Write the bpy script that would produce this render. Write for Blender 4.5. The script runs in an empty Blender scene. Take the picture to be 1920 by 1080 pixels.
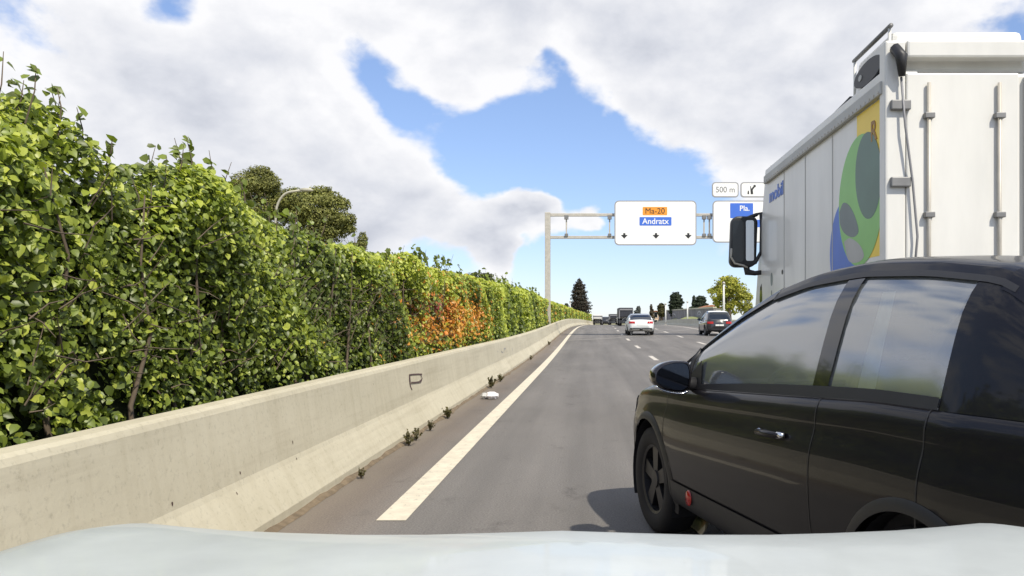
import bpy, bmesh, math, random
import numpy as np
from mathutils import Vector, Matrix

R = math.radians
random.seed(7)
rng = np.random.default_rng(11)
scene = bpy.context.scene
COL = scene.collection

# ------------------------------------------------------------------ camera
F, CX, CY, H0 = 1500.0, 1105.0, 599.0, 1.35      # focal length and horizon of the dashcam frame, lens height
cam_d = bpy.data.cameras.new('camera')
cam = bpy.data.objects.new('camera', cam_d)
COL.objects.link(cam)
cam.location = (0, 0, H0)
cam.rotation_euler = (R(90), 0, 0)
cam_d.sensor_width = 36.0
cam_d.lens = 36.0 * F / 1920.0
cam_d.shift_x = (960 - CX) / 1920.0
cam_d.shift_y = (CY - 540) / 1920.0
cam_d.clip_start = 0.02
cam_d.clip_end = 9000
scene.camera = cam

# ------------------------------------------------------------------ sky, sun, exposure
SUN = Vector((0.34, -0.56, 0.78)).normalized()   # towards the sun: behind the camera, a little to the right
sun_el = math.asin(SUN.z)
sun_az = math.atan2(SUN.x, SUN.y)
world = bpy.data.worlds.new('World')
scene.world = world
world.use_nodes = True
wt = world.node_tree
wt.nodes.clear()
def wn(t, **kw):
    n = wt.nodes.new(t)
    for k, v in kw.items(): setattr(n, k, v)
    return n
def wl(a, b): wt.links.new(a, b)
def wmath(op, a, b=None, c=None, clamp=False):
    n = wn('ShaderNodeMath', operation=op, use_clamp=clamp)
    for i, v in enumerate((a, b, c)):
        if v is None: continue
        if isinstance(v, (int, float)): n.inputs[i].default_value = v
        else: wl(v, n.inputs[i])
    return n.outputs[0]
def wvec(op, a, b=None, out=0):
    n = wn('ShaderNodeVectorMath', operation=op)
    for i, v in enumerate((a, b)):
        if v is None: continue
        if isinstance(v, (tuple, list)): n.inputs[i].default_value = v
        else: wl(v, n.inputs[i])
    return n.outputs[out]
sky = wn('ShaderNodeTexSky', sky_type='NISHITA')
sky.sun_disc = False
sky.sun_elevation = sun_el
sky.sun_rotation = sun_az
sky.altitude = 30
sky.air_density = 1.0
sky.dust_density = 0.15
sky.ozone_density = 3.0
tc = wn('ShaderNodeTexCoord')
dirv = wvec('NORMALIZE', tc.outputs['Generated'])
def wnoise(vec, scale, detail, rough, dist=0.0):
    n = wn('ShaderNodeTexNoise')
    n.inputs['Scale'].default_value = scale
    n.inputs['Detail'].default_value = detail
    n.inputs['Roughness'].default_value = rough
    n.inputs['Distortion'].default_value = dist
    wl(vec, n.inputs['Vector'])
    return n
flat = wvec('MULTIPLY', dirv, (1.0, 1.0, 1.5))
warp = wnoise(flat, 4.5, 5, 0.55)
wcol = wvec('SUBTRACT', warp.outputs['Color'], (0.5, 0.5, 0.5))
wscaled = wvec('MULTIPLY', wcol, (0.15, 0.15, 0.13))
wdir = wvec('ADD', dirv, wscaled)
n1 = wnoise(flat, 5.2, 9, 0.56, 0.15)
off = wvec('ADD', flat, (SUN.x * 0.02, -0.01, 0.045))
n2 = wnoise(off, 5.2, 9, 0.56, 0.15)
n3 = wnoise(flat, 2.1, 4, 0.5)
n4 = wnoise(flat, 13.0, 6, 0.52, 0.2)
off2 = wvec('ADD', flat, (SUN.x * 0.008, 0.0, 0.018))
n5 = wnoise(off2, 13.0, 6, 0.52, 0.2)
def pixdir(px, py):
    return Vector(((px - CX) / F, 1.0, (CY - py) / F)).normalized()
CLOUDS = [  # where the clouds and the blue gaps hang in the sky (direction, angular size, amount)
    (400, 170, 300, 0.75), (330, 420, 240, 0.55), (600, 350, 130, 0.50), (740, 370, 80, 0.42), (830, 420, 60, 0.40), (700, 440, 110, 0.30),
    (870, 120, 105, 0.42), (800, 10, 170, 0.42), (1010, 10, 110, 0.32), (1420, 90, 300, 0.85), (1210, 170, 85, 0.40), (1540, 330, 190, 0.45), (1180, 30, 130, 0.35),
    (1005, 395, 52, 1.9), (1118, 398, 40, 1.9), (930, 455, 60, 1.5), (1060, 420, 44, 1.1), (985, 440, 40, 0.8),
    (690, 165, 50, -0.70), (750, 225, 60, -0.75), (880, 265, 85, -0.95), (1010, 240, 90, -1.0), (1052, 110, 42, -0.80), (1130, 290, 120, -1.0),
    (960, 330, 55, -0.65), (1220, 350, 85, -0.65), (1180, 500, 190, -1.0), (1380, 520, 160, -0.9), (1030, 520, 100, -0.7), (905, 74, 26, -0.35),
    (310, 14, 60, -0.9), (280, 330, 60, -0.20), (770, 475, 55, -0.35), (860, 480, 40, -0.3), (880, 330, 40, -0.3)]
val = wmath('MULTIPLY_ADD', wmath('SUBTRACT', n1.outputs[0], 0.5), 2.0, 0.04)
val = wmath('MULTIPLY_ADD', wmath('SUBTRACT', n4.outputs[0], 0.5), 1.25, val)
for (px, py, r, w) in CLOUDS:
    c = pixdir(px, py)
    d = wvec('DISTANCE', wdir, tuple(c), out=1)
    q = wmath('DIVIDE', d, r / F)
    e = wmath('POWER', 2.71828, wmath('MULTIPLY', wmath('MULTIPLY', q, q), -1.0))
    val = wmath('MULTIPLY_ADD', e, w, val)
mr = wn('ShaderNodeMapRange', interpolation_type='SMOOTHSTEP')
mr.inputs['From Min'].default_value = -0.15
mr.inputs['From Max'].default_value = 0.32
wl(val, mr.inputs['Value'])
mask = mr.outputs[0]
relief = wmath('ADD', wmath('MULTIPLY', wmath('SUBTRACT', n1.outputs[0], n2.outputs[0]), 2.0), wmath('MULTIPLY', wmath('SUBTRACT', n4.outputs[0], n5.outputs[0]), 0.9))
thick = wn('ShaderNodeMapRange')
thick.inputs['From Min'].default_value = 0.15
thick.inputs['From Max'].default_value = 1.25
thick.inputs['To Min'].default_value = 1.04
thick.inputs['To Max'].default_value = 0.44
wl(val, thick.inputs['Value'])
shade = wmath('ADD', wmath('ADD', thick.outputs[0], relief), wmath('MULTIPLY', wmath('SUBTRACT', n3.outputs[0], 0.5), 1.1), clamp=True)
cc = wn('ShaderNodeValToRGB')
cc.color_ramp.elements[0].position = 0.0
cc.color_ramp.elements[0].color = (0.46, 0.49, 0.57, 1)
cc.color_ramp.elements[1].position = 1.0
cc.color_ramp.elements[1].color = (0.90, 0.90, 0.92, 1)
e_ = cc.color_ramp.elements.new(0.45); e_.color = (0.67, 0.69, 0.75, 1)
wl(shade, cc.inputs[0])
SKY = 0.13
bright = wvec('SCALE', cc.outputs[0]); bright.node.inputs['Scale'].default_value = 0.86 / SKY
mixs = wn('ShaderNodeMix', data_type='RGBA')
wl(mask, mixs.inputs['Factor'])
gam = wn('ShaderNodeGamma'); gam.inputs['Gamma'].default_value = 0.72; wl(sky.outputs[0], gam.inputs['Color'])
gs = wvec('MULTIPLY', gam.outputs[0], (1.24, 1.34, 1.64))
wl(gs, mixs.inputs[6])
wl(bright, mixs.inputs[7])
bg = wn('ShaderNodeBackground')
bg.inputs['Strength'].default_value = SKY
wl(mixs.outputs[2], bg.inputs['Color'])
wo = wn('ShaderNodeOutputWorld')
wl(bg.outputs[0], wo.inputs[0])

sun_d = bpy.data.lights.new('sun', 'SUN')
sun_d.energy = 4.0
sun_d.angle = R(1.0)
sun_d.color = (1.0, 0.93, 0.80)
sun = bpy.data.objects.new('sun', sun_d)
COL.objects.link(sun)
sun.location = (0, 0, 40)
sun.rotation_euler = SUN.to_track_quat('Z', 'Y').to_euler()
vs = scene.view_settings
vs.view_transform = 'Standard'
vs.look = 'None'
vs.exposure = 0.35
vs.gamma = 1.0
vs.use_curve_mapping = False
scene.cycles.max_bounces = 7
scene.cycles.transparent_max_bounces = 12
scene.cycles.use_denoising = True

# ------------------------------------------------------------------ helpers
def tag(o, label=None, cat=None, group=None, kind=None):
    if label: o['label'] = label
    if cat: o['category'] = cat
    if group: o['group'] = group
    if kind: o['kind'] = kind
    return o
def empty(name, loc=(0, 0, 0), rz=0.0):
    o = bpy.data.objects.new(name, None)
    COL.objects.link(o)
    o.location = loc
    o.rotation_euler = (0, 0, rz)
    o.empty_display_size = 0.2
    return o
def link(name, me, mat, parent=None, smooth=False):
    o = bpy.data.objects.new(name, me)
    COL.objects.link(o)
    if mat is not None and len(me.materials) == 0: me.materials.append(mat)
    if parent is not None: o.parent = parent
    if smooth:
        me.polygons.foreach_set('use_smooth', np.ones(len(me.polygons), dtype=bool))
    return o
class MB:
    def __init__(s): s.v = []; s.f = []
    def add(s, vs, fs):
        b = len(s.v)
        s.v += [tuple(map(float, p)) for p in vs]
        s.f += [tuple(b + i for i in f) for f in fs]
        return s
    def box(s, c, d, rz=0.0, taper=1.0):
        x, y, z = d[0] / 2, d[1] / 2, d[2] / 2
        pts = []
        for k, t in ((-1, 1.0), (1, taper)):
            for i, j in ((-1, -1), (1, -1), (1, 1), (-1, 1)):
                px, py = i * x * t, j * y * t
                ca, sa = math.cos(rz), math.sin(rz)
                pts.append((c[0] + px * ca - py * sa, c[1] + px * sa + py * ca, c[2] + k * z))
        return s.add(pts, [(3, 2, 1, 0), (4, 5, 6, 7), (0, 1, 5, 4), (1, 2, 6, 5), (2, 3, 7, 6), (3, 0, 4, 7)])
    def tube(s, path, r, n=8, cap=True):
        path = [Vector(p) for p in path]
        rs = r if isinstance(r, (list, tuple)) else [r] * len(path)
        b = len(s.v)
        up = None
        for i, p in enumerate(path):
            t = (path[min(i + 1, len(path) - 1)] - path[max(i - 1, 0)]).normalized()
            if up is None:
                up = Vector((0, 0, 1)) if abs(t.z) < 0.9 else Vector((1, 0, 0))
            a = t.cross(up).normalized()
            bb = a.cross(t).normalized()
            up = bb
            for k in range(n):
                th = 2 * math.pi * k / n
                q = p + (a * math.cos(th) + bb * math.sin(th)) * rs[i]
                s.v.append(tuple(q))
        for i in range(len(path) - 1):
            for k in range(n):
                k2 = (k + 1) % n
                s.f.append((b + i * n + k, b + i * n + k2, b + (i + 1) * n + k2, b + (i + 1) * n + k))
        if cap:
            s.f.append(tuple(b + k for k in range(n))[::-1])
            e = b + (len(path) - 1) * n
            s.f.append(tuple(e + k for k in range(n)))
        return s
    def prism(s, poly, fn, d0, d1):
        """poly: 2-D outline, fn(u, v, d) -> 3-D point, extruded between depths d0 and d1"""
        n = len(poly)
        pts = [fn(u, v, d0) for u, v in poly] + [fn(u, v, d1) for u, v in poly]
        fs = [tuple(range(n))[::-1], tuple(range(n, 2 * n))]
        fs += [(i, (i + 1) % n, n + (i + 1) % n, n + i) for i in range(n)]
        return s.add(pts, fs)
    def grid(s, P, closed_u=False):
        P = np.asarray(P, dtype=float)
        m, n = P.shape[:2]
        b = len(s.v)
        s.v += [tuple(p) for p in P.reshape(-1, 3)]
        for i in range(m - 1 + (1 if closed_u else 0)):
            i2 = (i + 1) % m
            for j in range(n - 1):
                s.f.append((b + i * n + j, b + i2 * n + j, b + i2 * n + j + 1, b + i * n + j + 1))
        return s
    def revolve(s, prof, n, fn):
        """prof: (radius, axial) pairs, fn(r*cos, r*sin, axial) -> 3-D"""
        P = [[fn(r * math.cos(2 * math.pi * k / n), r * math.sin(2 * math.pi * k / n), a) for (r, a) in prof] for k in range(n)]
        return s.grid(P, closed_u=True)
    def mesh(s, name, fix=True):
        me = bpy.data.meshes.new(name)
        me.from_pydata(s.v, [], s.f)
        if fix:
            bm = bmesh.new(); bm.from_mesh(me)
            bmesh.ops.recalc_face_normals(bm, faces=bm.faces)
            bm.to_mesh(me); bm.free()
        me.update()
        return me
    def build(s, name, mat, parent=None, smooth=False, bevel=0.0, fix=True):
        o = link(name, s.mesh(name, fix), mat, parent, smooth)
        if bevel:
            b = o.modifiers.new('bevel', 'BEVEL'); b.width = bevel; b.segments = 2; b.limit_method = 'ANGLE'; b.angle_limit = R(40)
        if smooth and bevel:
            pass
        return o
def rrect(w, h, r, n=5, cx=0.0, cy=0.0):
    pts = []
    for sx, sy, a0 in ((1, 1, 0), (-1, 1, 90), (-1, -1, 180), (1, -1, 270)):
        for k in range(n + 1):
            a = R(a0 + 90 * k / n)
            pts.append((cx + sx * (w / 2 - r) + r * math.cos(a), cy + sy * (h / 2 - r) + r * math.sin(a)))
    return pts
def circle(cx, cy, rx, ry, n=40, a0=0, a1=360):
    full = abs(a1 - a0) >= 360
    return [(cx + rx * math.cos(R(a0 + (a1 - a0) * k / n)), cy + ry * math.sin(R(a0 + (a1 - a0) * k / n))) for k in range(n if full else n + 1)]
def at(px, py, Y):
    """world point seen at frame position (px, py) when it stands Y metres ahead"""
    return Vector(((px - CX) * Y / F, Y, H0 + (CY - py) * Y / F))
def ss(a, b, x):
    t = np.clip((x - a) / (b - a), 0, 1)
    return t * t * (3 - 2 * t)
def zr(Y): return 0.60 * ss(20, 85, Y) - 2.0 * ss(95, 320, Y)         # the road climbs a little, then dips beyond the crest
def cr(Y): return 0.00020 * np.maximum(np.asarray(Y, dtype=float) - 45, 0) ** 2   # and bends gently to the right
def P(X, Y, dz=0.0): return (float(X + cr(Y)), float(Y), float(zr(Y) + dz))

# ------------------------------------------------------------------ materials
def pmat(name, color, rough=0.6, metal=0.0, var=0.0, scale=4.0, bump=0.0, bscale=None, spec=0.5, coat=0.0, stretch=(1, 1, 1), detail=6, color2=None, world_co=False, emit=0.0):
    m = bpy.data.materials.new(name)
    m.use_nodes = True
    t = m.node_tree
    b = t.nodes['Principled BSDF']
    b.inputs['Base Color'].default_value = (*color, 1)
    b.inputs['Roughness'].default_value = rough
    b.inputs['Metallic'].default_value = metal
    b.inputs['Specular IOR Level'].default_value = spec
    b.inputs['Coat Weight'].default_value = coat
    b.inputs['Coat Roughness'].default_value = 0.04
    if var or bump:
        co = t.nodes.new('ShaderNodeTexCoord')
        mp = t.nodes.new('ShaderNodeMapping')
        mp.inputs['Scale'].default_value = stretch
        if world_co:
            g = t.nodes.new('ShaderNodeNewGeometry'); t.links.new(g.outputs['Position'], mp.inputs[0])
        else:
            t.links.new(co.outputs['Object'], mp.inputs[0])
        n = t.nodes.new('ShaderNodeTexNoise')
        n.inputs['Scale'].default_value = scale
        n.inputs['Detail'].default_value = detail
        n.inputs['Roughness'].default_value = 0.6
        t.links.new(mp.outputs[0], n.inputs['Vector'])
        if var:
            r = t.nodes.new('ShaderNodeValToRGB')
            lo = tuple(c * (1 - var) for c in color); hi = color2 if color2 else tuple(min(1, c * (1 + var)) for c in color)
            r.color_ramp.elements[0].position = 0.30; r.color_ramp.elements[0].color = (*lo, 1)
            r.color_ramp.elements[1].position = 0.70; r.color_ramp.elements[1].color = (*hi, 1)
            t.links.new(n.outputs[0], r.inputs[0])
            t.links.new(r.outputs[0], b.inputs['Base Color'])
        if bump:
            n2 = t.nodes.new('ShaderNodeTexNoise')
            n2.inputs['Scale'].default_value = bscale or scale * 4
            n2.inputs['Detail'].default_value = 6
            t.links.new(mp.outputs[0], n2.inputs['Vector'])
            bp = t.nodes.new('ShaderNodeBump')
            bp.inputs['Strength'].default_value = bump
            bp.inputs['Distance'].default_value = 0.01
            t.links.new(n2.outputs[0], bp.inputs['Height'])
            t.links.new(bp.outputs[0], b.inputs['Normal'])
    return m
def leaf_mat(name, trans=0.35, rough=0.42, spec=0.5):
    m = bpy.data.materials.new(name); m.use_nodes = True
    t = m.node_tree; t.nodes.clear()
    a = t.nodes.new('ShaderNodeAttribute'); a.attribute_name = 'Col'
    p = t.nodes.new('ShaderNodeBsdfPrincipled')
    p.inputs['Roughness'].default_value = rough
    p.inputs['Specular IOR Level'].default_value = spec
    t.links.new(a.outputs['Color'], p.inputs['Base Color'])
    tr = t.nodes.new('ShaderNodeBsdfTranslucent')
    g = t.nodes.new('ShaderNodeVectorMath'); g.operation = 'MULTIPLY'; g.inputs[1].default_value = (1.5, 1.6, 0.7)
    t.links.new(a.outputs['Color'], g.inputs[0]); t.links.new(g.outputs[0], tr.inputs['Color'])
    mx = t.nodes.new('ShaderNodeMixShader'); mx.inputs[0].default_value = trans
    t.links.new(p.outputs[0], mx.inputs[1]); t.links.new(tr.outputs[0], mx.inputs[2])
    o = t.nodes.new('ShaderNodeOutputMaterial'); t.links.new(mx.outputs[0], o.inputs[0])
    return m
def glass_mat(name, tint=(0.5, 0.55, 0.56), refl=0.12):
    m = bpy.data.materials.new(name); m.use_nodes = True
    t = m.node_tree; t.nodes.clear()
    tr = t.nodes.new('ShaderNodeBsdfTransparent'); tr.inputs[0].default_value = (*tint, 1)
    gl = t.nodes.new('ShaderNodeBsdfGlossy'); gl.inputs['Roughness'].default_value = 0.09
    fr = t.nodes.new('ShaderNodeFresnel'); fr.inputs[0].default_value = 1.5
    ma = t.nodes.new('ShaderNodeMath'); ma.operation = 'MULTIPLY_ADD'; ma.use_clamp = True
    ma.inputs[1].default_value = 1.3; ma.inputs[2].default_value = refl
    t.links.new(fr.outputs[0], ma.inputs[0])
    mx = t.nodes.new('ShaderNodeMixShader')
    df = t.nodes.new('ShaderNodeBsdfDiffuse'); df.inputs[0].default_value = (0.55, 0.58, 0.58, 1)
    md = t.nodes.new('ShaderNodeMixShader'); md.inputs[0].default_value = 0.32
    t.links.new(tr.outputs[0], md.inputs[1]); t.links.new(df.outputs[0], md.inputs[2])
    t.links.new(ma.outputs[0], mx.inputs[0]); t.links.new(md.outputs[0], mx.inputs[1]); t.links.new(gl.outputs[0], mx.inputs[2])
    o = t.nodes.new('ShaderNodeOutputMaterial'); t.links.new(mx.outputs[0], o.inputs[0])
    return m

def asphalt_mat():
    m = bpy.data.materials.new('asphalt'); m.use_nodes = True
    t = m.node_tree; b = t.nodes['Principled BSDF']
    g = t.nodes.new('ShaderNodeNewGeometry')
    def noise(scale, st, det, rg=0.6):
        mp = t.nodes.new('ShaderNodeMapping'); mp.inputs['Scale'].default_value = st
        t.links.new(g.outputs['Position'], mp.inputs[0])
        n = t.nodes.new('ShaderNodeTexNoise'); n.inputs['Scale'].default_value = scale; n.inputs['Detail'].default_value = det; n.inputs['Roughness'].default_value = rg
        t.links.new(mp.outputs[0], n.inputs['Vector']); return n
    def ramp(src, p0, c0, p1, c1):
        r = t.nodes.new('ShaderNodeValToRGB')
        r.color_ramp.elements[0].position = p0; r.color_ramp.elements[0].color = (*c0, 1)
        r.color_ramp.elements[1].position = p1; r.color_ramp.elements[1].color = (*c1, 1)
        t.links.new(src, r.inputs[0]); return r.outputs[0]
    def mul(a, c, f=1.0):
        x = t.nodes.new('ShaderNodeMix'); x.data_type = 'RGBA'; x.blend_type = 'MULTIPLY'; x.inputs[0].default_value = f
        t.links.new(a, x.inputs[6]); t.links.new(c, x.inputs[7]); return x.outputs[2]
    base = ramp(noise(0.55, (1, 0.35, 1), 5).outputs[0], 0.3, (0.140, 0.132, 0.124), 0.7, (0.188, 0.178, 0.167))
    streak = ramp(noise(1.6, (1, 0.03, 1), 4).outputs[0], 0.3, (0.74, 0.74, 0.74), 0.7, (1.14, 1.13, 1.12))
    grain = ramp(noise(75, (1, 1, 1), 3, 0.7).outputs[0], 0.3, (0.62, 0.62, 0.62), 0.72, (1.4, 1.38, 1.36))
    spot = ramp(noise(2.3, (1, 0.6, 1), 6, 0.75).outputs[0], 0.28, (0.66, 0.65, 0.65), 0.42, (1, 1, 1))
    col = mul(mul(mul(base, streak), grain), spot)
    # the hard shoulder by the barrier is browner with washed dirt
    sx = t.nodes.new('ShaderNodeSeparateXYZ'); t.links.new(g.outputs['Position'], sx.inputs[0])
    dn = noise(1.8, (1, 0.25, 1), 6)
    ad = t.nodes.new('ShaderNodeMath'); ad.operation = 'MULTIPLY_ADD'; ad.inputs[1].default_value = 0.9
    t.links.new(dn.outputs[0], ad.inputs[0]); t.links.new(sx.outputs[0], ad.inputs[2])
    mr = t.nodes.new('ShaderNodeMapRange'); mr.inputs['From Min'].default_value = -1.45; mr.inputs['From Max'].default_value = -0.75; mr.inputs['To Min'].default_value = 1; mr.inputs['To Max'].default_value = 0
    t.links.new(ad.outputs[0], mr.inputs['Value'])
    mx = t.nodes.new('ShaderNodeMix'); mx.data_type = 'RGBA'; mx.blend_type = 'MULTIPLY'
    t.links.new(mr.outputs[0], mx.inputs[0]); t.links.new(col, mx.inputs[6]); mx.inputs[7].default_value = (1.12, 0.98, 0.86, 1)
    mr2 = t.nodes.new('ShaderNodeMapRange'); mr2.inputs['From Min'].default_value = -1.62; mr2.inputs['From Max'].default_value = -1.30; mr2.inputs['To Min'].default_value = 0.75; mr2.inputs['To Max'].default_value = 0
    t.links.new(ad.outputs[0], mr2.inputs['Value'])
    mx2 = t.nodes.new('ShaderNodeMix'); mx2.data_type = 'RGBA'
    t.links.new(mr2.outputs[0], mx2.inputs[0]); t.links.new(mx.outputs[2], mx2.inputs[6]); mx2.inputs[7].default_value = (0.19, 0.165, 0.130, 1)
    t.links.new(mx2.outputs[2], b.inputs['Base Color'])
    b.inputs['Roughness'].default_value = 0.78
    b.inputs['Specular IOR Level'].default_value = 0.35
    bp = t.nodes.new('ShaderNodeBump'); bp.inputs['Strength'].default_value = 0.5; bp.inputs['Distance'].default_value = 0.008
    t.links.new(noise(110, (1, 1, 1), 3).outputs[0], bp.inputs['Height']); t.links.new(bp.outputs[0], b.inputs['Normal'])
    return m
def concrete_mat():
    m = bpy.data.materials.new('barrier_concrete'); m.use_nodes = True
    t = m.node_tree; b = t.nodes['Principled BSDF']
    g = t.nodes.new('ShaderNodeNewGeometry')
    def noise(scale, st, det, rg=0.6):
        mp = t.nodes.new('ShaderNodeMapping'); mp.inputs['Scale'].default_value = st
        t.links.new(g.outputs['Position'], mp.inputs[0])
        n = t.nodes.new('ShaderNodeTexNoise'); n.inputs['Scale'].default_value = scale; n.inputs['Detail'].default_value = det; n.inputs['Roughness'].default_value = rg
        t.links.new(mp.outputs[0], n.inputs['Vector']); return n.outputs[0]
    def ramp(src, p0, c0, p1, c1):
        r = t.nodes.new('ShaderNodeValToRGB')
        r.color_ramp.elements[0].position = p0; r.color_ramp.elements[0].color = (*c0, 1)
        r.color_ramp.elements[1].position = p1; r.color_ramp.elements[1].color = (*c1, 1)
        t.links.new(src, r.inputs[0]); return r.outputs[0]
    def mul(a, c):
        x = t.nodes.new('ShaderNodeMix'); x.data_type = 'RGBA'; x.blend_type = 'MULTIPLY'; x.inputs[0].default_value = 1
        t.links.new(a, x.inputs[6]); t.links.new(c, x.inputs[7]); return x.outputs[2]
    c = ramp(noise(1.1, (1, 0.5, 1), 7), 0.28, (0.465, 0.425, 0.315), 0.72, (0.57, 0.525, 0.40))
    c = mul(c, ramp(noise(9, (0.4, 1, 0.12), 5), 0.25, (0.90, 0.89, 0.87), 0.55, (1, 1, 1)))
    c = mul(c, ramp(noise(30, (1, 1, 1), 4, 0.7), 0.22, (0.72, 0.72, 0.72), 0.45, (1, 1, 1)))
    c = mul(c, ramp(noise(5.5, (1, 1, 1), 8, 0.8), 0.24, (0.45, 0.42, 0.38), 0.31, (1, 1, 1)))
    c = mul(c, ramp(noise(3.2, (1.2, 0.10, 3.0), 6, 0.65), 0.30, (0.88, 0.87, 0.86), 0.50, (1, 1, 1)))
    t.links.new(c, b.inputs['Base Color'])
    b.inputs['Roughness'].default_value = 0.85
    b.inputs['Specular IOR Level'].default_value = 0.25
    bp = t.nodes.new('ShaderNodeBump'); bp.inputs['Strength'].default_value = 0.35; bp.inputs['Distance'].default_value = 0.006
    t.links.new(noise(24, (1, 1, 1), 8, 0.7), bp.inputs['Height']); t.links.new(bp.outputs[0], b.inputs['Normal'])
    return m
def paint_mat(name, color):
    """road paint, worn through to the asphalt in places"""
    m = pmat(name, color, 0.7, var=0.14, scale=7, bump=0.3, bscale=70, world_co=True)
    t = m.node_tree; b = t.nodes['Principled BSDF']
    src = b.inputs['Base Color'].links[0].from_socket
    g = t.nodes.new('ShaderNodeNewGeometry')
    n = t.nodes.new('ShaderNodeTexNoise'); n.inputs['Scale'].default_value = 16; n.inputs['Detail'].default_value = 9; n.inputs['Roughness'].default_value = 0.75
    t.links.new(g.outputs['Position'], n.inputs['Vector'])
    r = t.nodes.new('ShaderNodeValToRGB')
    r.color_ramp.elements[0].position = 0.34; r.color_ramp.elements[0].color = (1, 1, 1, 1)
    r.color_ramp.elements[1].position = 0.42; r.color_ramp.elements[1].color = (0, 0, 0, 1)
    t.links.new(n.outputs[0], r.inputs[0])
    x = t.nodes.new('ShaderNodeMix'); x.data_type = 'RGBA'
    t.links.new(r.outputs[0], x.inputs[0]); t.links.new(src, x.inputs[6]); x.inputs[7].default_value = (0.20, 0.18, 0.16, 1)
    t.links.new(x.outputs[2], b.inputs['Base Color'])
    return m
M = {}
M['asphalt'] = asphalt_mat()
M['concrete'] = concrete_mat()
M['line'] = paint_mat('line_paint', (0.62, 0.56, 0.44))
M['dash'] = paint_mat('dash_paint', (0.52, 0.48, 0.42))
M['verge'] = pmat('dry_grass_soil', (0.16, 0.15, 0.07), 0.9, var=0.4, scale=0.6, bump=0.5, world_co=True)
M['leaf'] = leaf_mat('hedge_leaf', 0.30, 0.42, 0.42)
M['needle'] = leaf_mat('tree_leaf', 0.22, 0.6, 0.3)
M['bark'] = pmat('bark', (0.10, 0.075, 0.05), 0.9, var=0.4, scale=8, bump=0.6, stretch=(1, 1, 0.25))
M['core'] = pmat('shaded_core', (0.018, 0.022, 0.010), 1.0, var=0.5, scale=6, bump=0.8, spec=0.05)
M['galv'] = pmat('galvanised_steel', (0.48, 0.45, 0.39), 0.5, 0.25, var=0.12, scale=5, bump=0.1)
M['galvdark'] = pmat('dull_steel', (0.20, 0.20, 0.20), 0.55, 0.4, var=0.15, scale=6)
M['signwhite'] = pmat('sign_white', (0.82, 0.82, 0.80), 0.45, var=0.04, scale=1.2)
M['signrim'] = pmat('sign_rim', (0.30, 0.30, 0.31), 0.5)
M['signorange'] = pmat('sign_orange', (0.80, 0.30, 0.03), 0.45, var=0.05, scale=3)
M['signblue'] = pmat('sign_blue', (0.05, 0.15, 0.60), 0.45, var=0.05, scale=3)
M['ink'] = pmat('black_print', (0.02, 0.02, 0.02), 0.5)
M['inkgrey'] = pmat('grey_print', (0.22, 0.22, 0.23), 0.5)
M['inkwhite'] = pmat('white_print', (0.80, 0.80, 0.80), 0.5)
M['spray'] = pmat('spray_paint', (0.07, 0.035, 0.03), 0.7, var=0.3, scale=14)
M['tyre'] = pmat('tyre_rubber', (0.014, 0.013, 0.014), 0.8, var=0.2, scale=10)
M['rim'] = pmat('alloy', (0.30, 0.30, 0.31), 0.35, 0.9)
M['blackplastic'] = pmat('black_plastic', (0.018, 0.018, 0.020), 0.5, var=0.1, scale=6)
M['gloss'] = pmat('gloss_black', (0.010, 0.009, 0.011), 0.12, coat=0.6)
M['chrome'] = pmat('chrome', (0.75, 0.76, 0.78), 0.12, 1.0)
M['mirror'] = pmat('mirror_glass', (0.80, 0.82, 0.84), 0.02, 1.0)
M['tintmirror'] = pmat('tinted_mirror', (0.10, 0.105, 0.12), 0.05, 1.0)
M['black_paint'] = pmat('dark_car_paint', (0.010, 0.0095, 0.012), 0.36, var=0.15, scale=2.5, coat=0.40, spec=0.12)
M['bonnet_paint'] = pmat('pale_car_paint', (0.50, 0.53, 0.515), 0.34, var=0.09, scale=5.0, coat=0.25, bump=0.02, bscale=40)
M['white_paint'] = pmat('white_car_paint', (0.76, 0.78, 0.77), 0.40, var=0.03, scale=1.6, coat=0.12)
M['glass'] = glass_mat('car_glass', (0.72, 0.79, 0.79), 0.24)
M['darkglass'] = pmat('dark_glass', (0.012, 0.015, 0.018), 0.05, spec=0.9)
M['interior'] = pmat('cabin_trim', (0.022, 0.022, 0.024), 0.8, var=0.15, scale=8)
M['seat'] = pmat('seat_cloth', (0.05, 0.05, 0.055), 0.9, var=0.25, scale=30)
M['red'] = pmat('red_lens', (0.42, 0.012, 0.01), 0.2, coat=0.5)
M['amber'] = pmat('amber_lens', (0.75, 0.20, 0.03), 0.25, coat=0.4)
M['lamp'] = pmat('lamp_lens', (0.70, 0.72, 0.74), 0.12, coat=0.6)
M['plate'] = pmat('number_plate', (0.75, 0.75, 0.72), 0.4)
M['lorry'] = pmat('lorry_white', (0.68, 0.67, 0.63), 0.36, var=0.10, scale=1.6, coat=0.2, bump=0.03, bscale=3, stretch=(1, 1, 0.25))
M['lorrygrey'] = pmat('lorry_grey', (0.42, 0.42, 0.40), 0.5, var=0.1, scale=2)
M['yellow'] = pmat('graphic_yellow', (0.88, 0.62, 0.04), 0.4, var=0.05, scale=2)
M['green'] = pmat('graphic_green', (0.22, 0.52, 0.13), 0.4, var=0.06, scale=2)
M['teal'] = pmat('graphic_teal', (0.075, 0.155, 0.115), 0.4, var=0.10, scale=2)
M['blue'] = pmat('graphic_blue', (0.035, 0.14, 0.56), 0.4, var=0.08, scale=2)
M['slate'] = pmat('graphic_slate', (0.12, 0.16, 0.16), 0.4, var=0.12, scale=2)
M['brown'] = pmat('graphic_brown', (0.30, 0.15, 0.02), 0.5)
M['plaster'] = pmat('plaster', (0.55, 0.40, 0.28), 0.85, var=0.12, scale=0.6)
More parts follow.
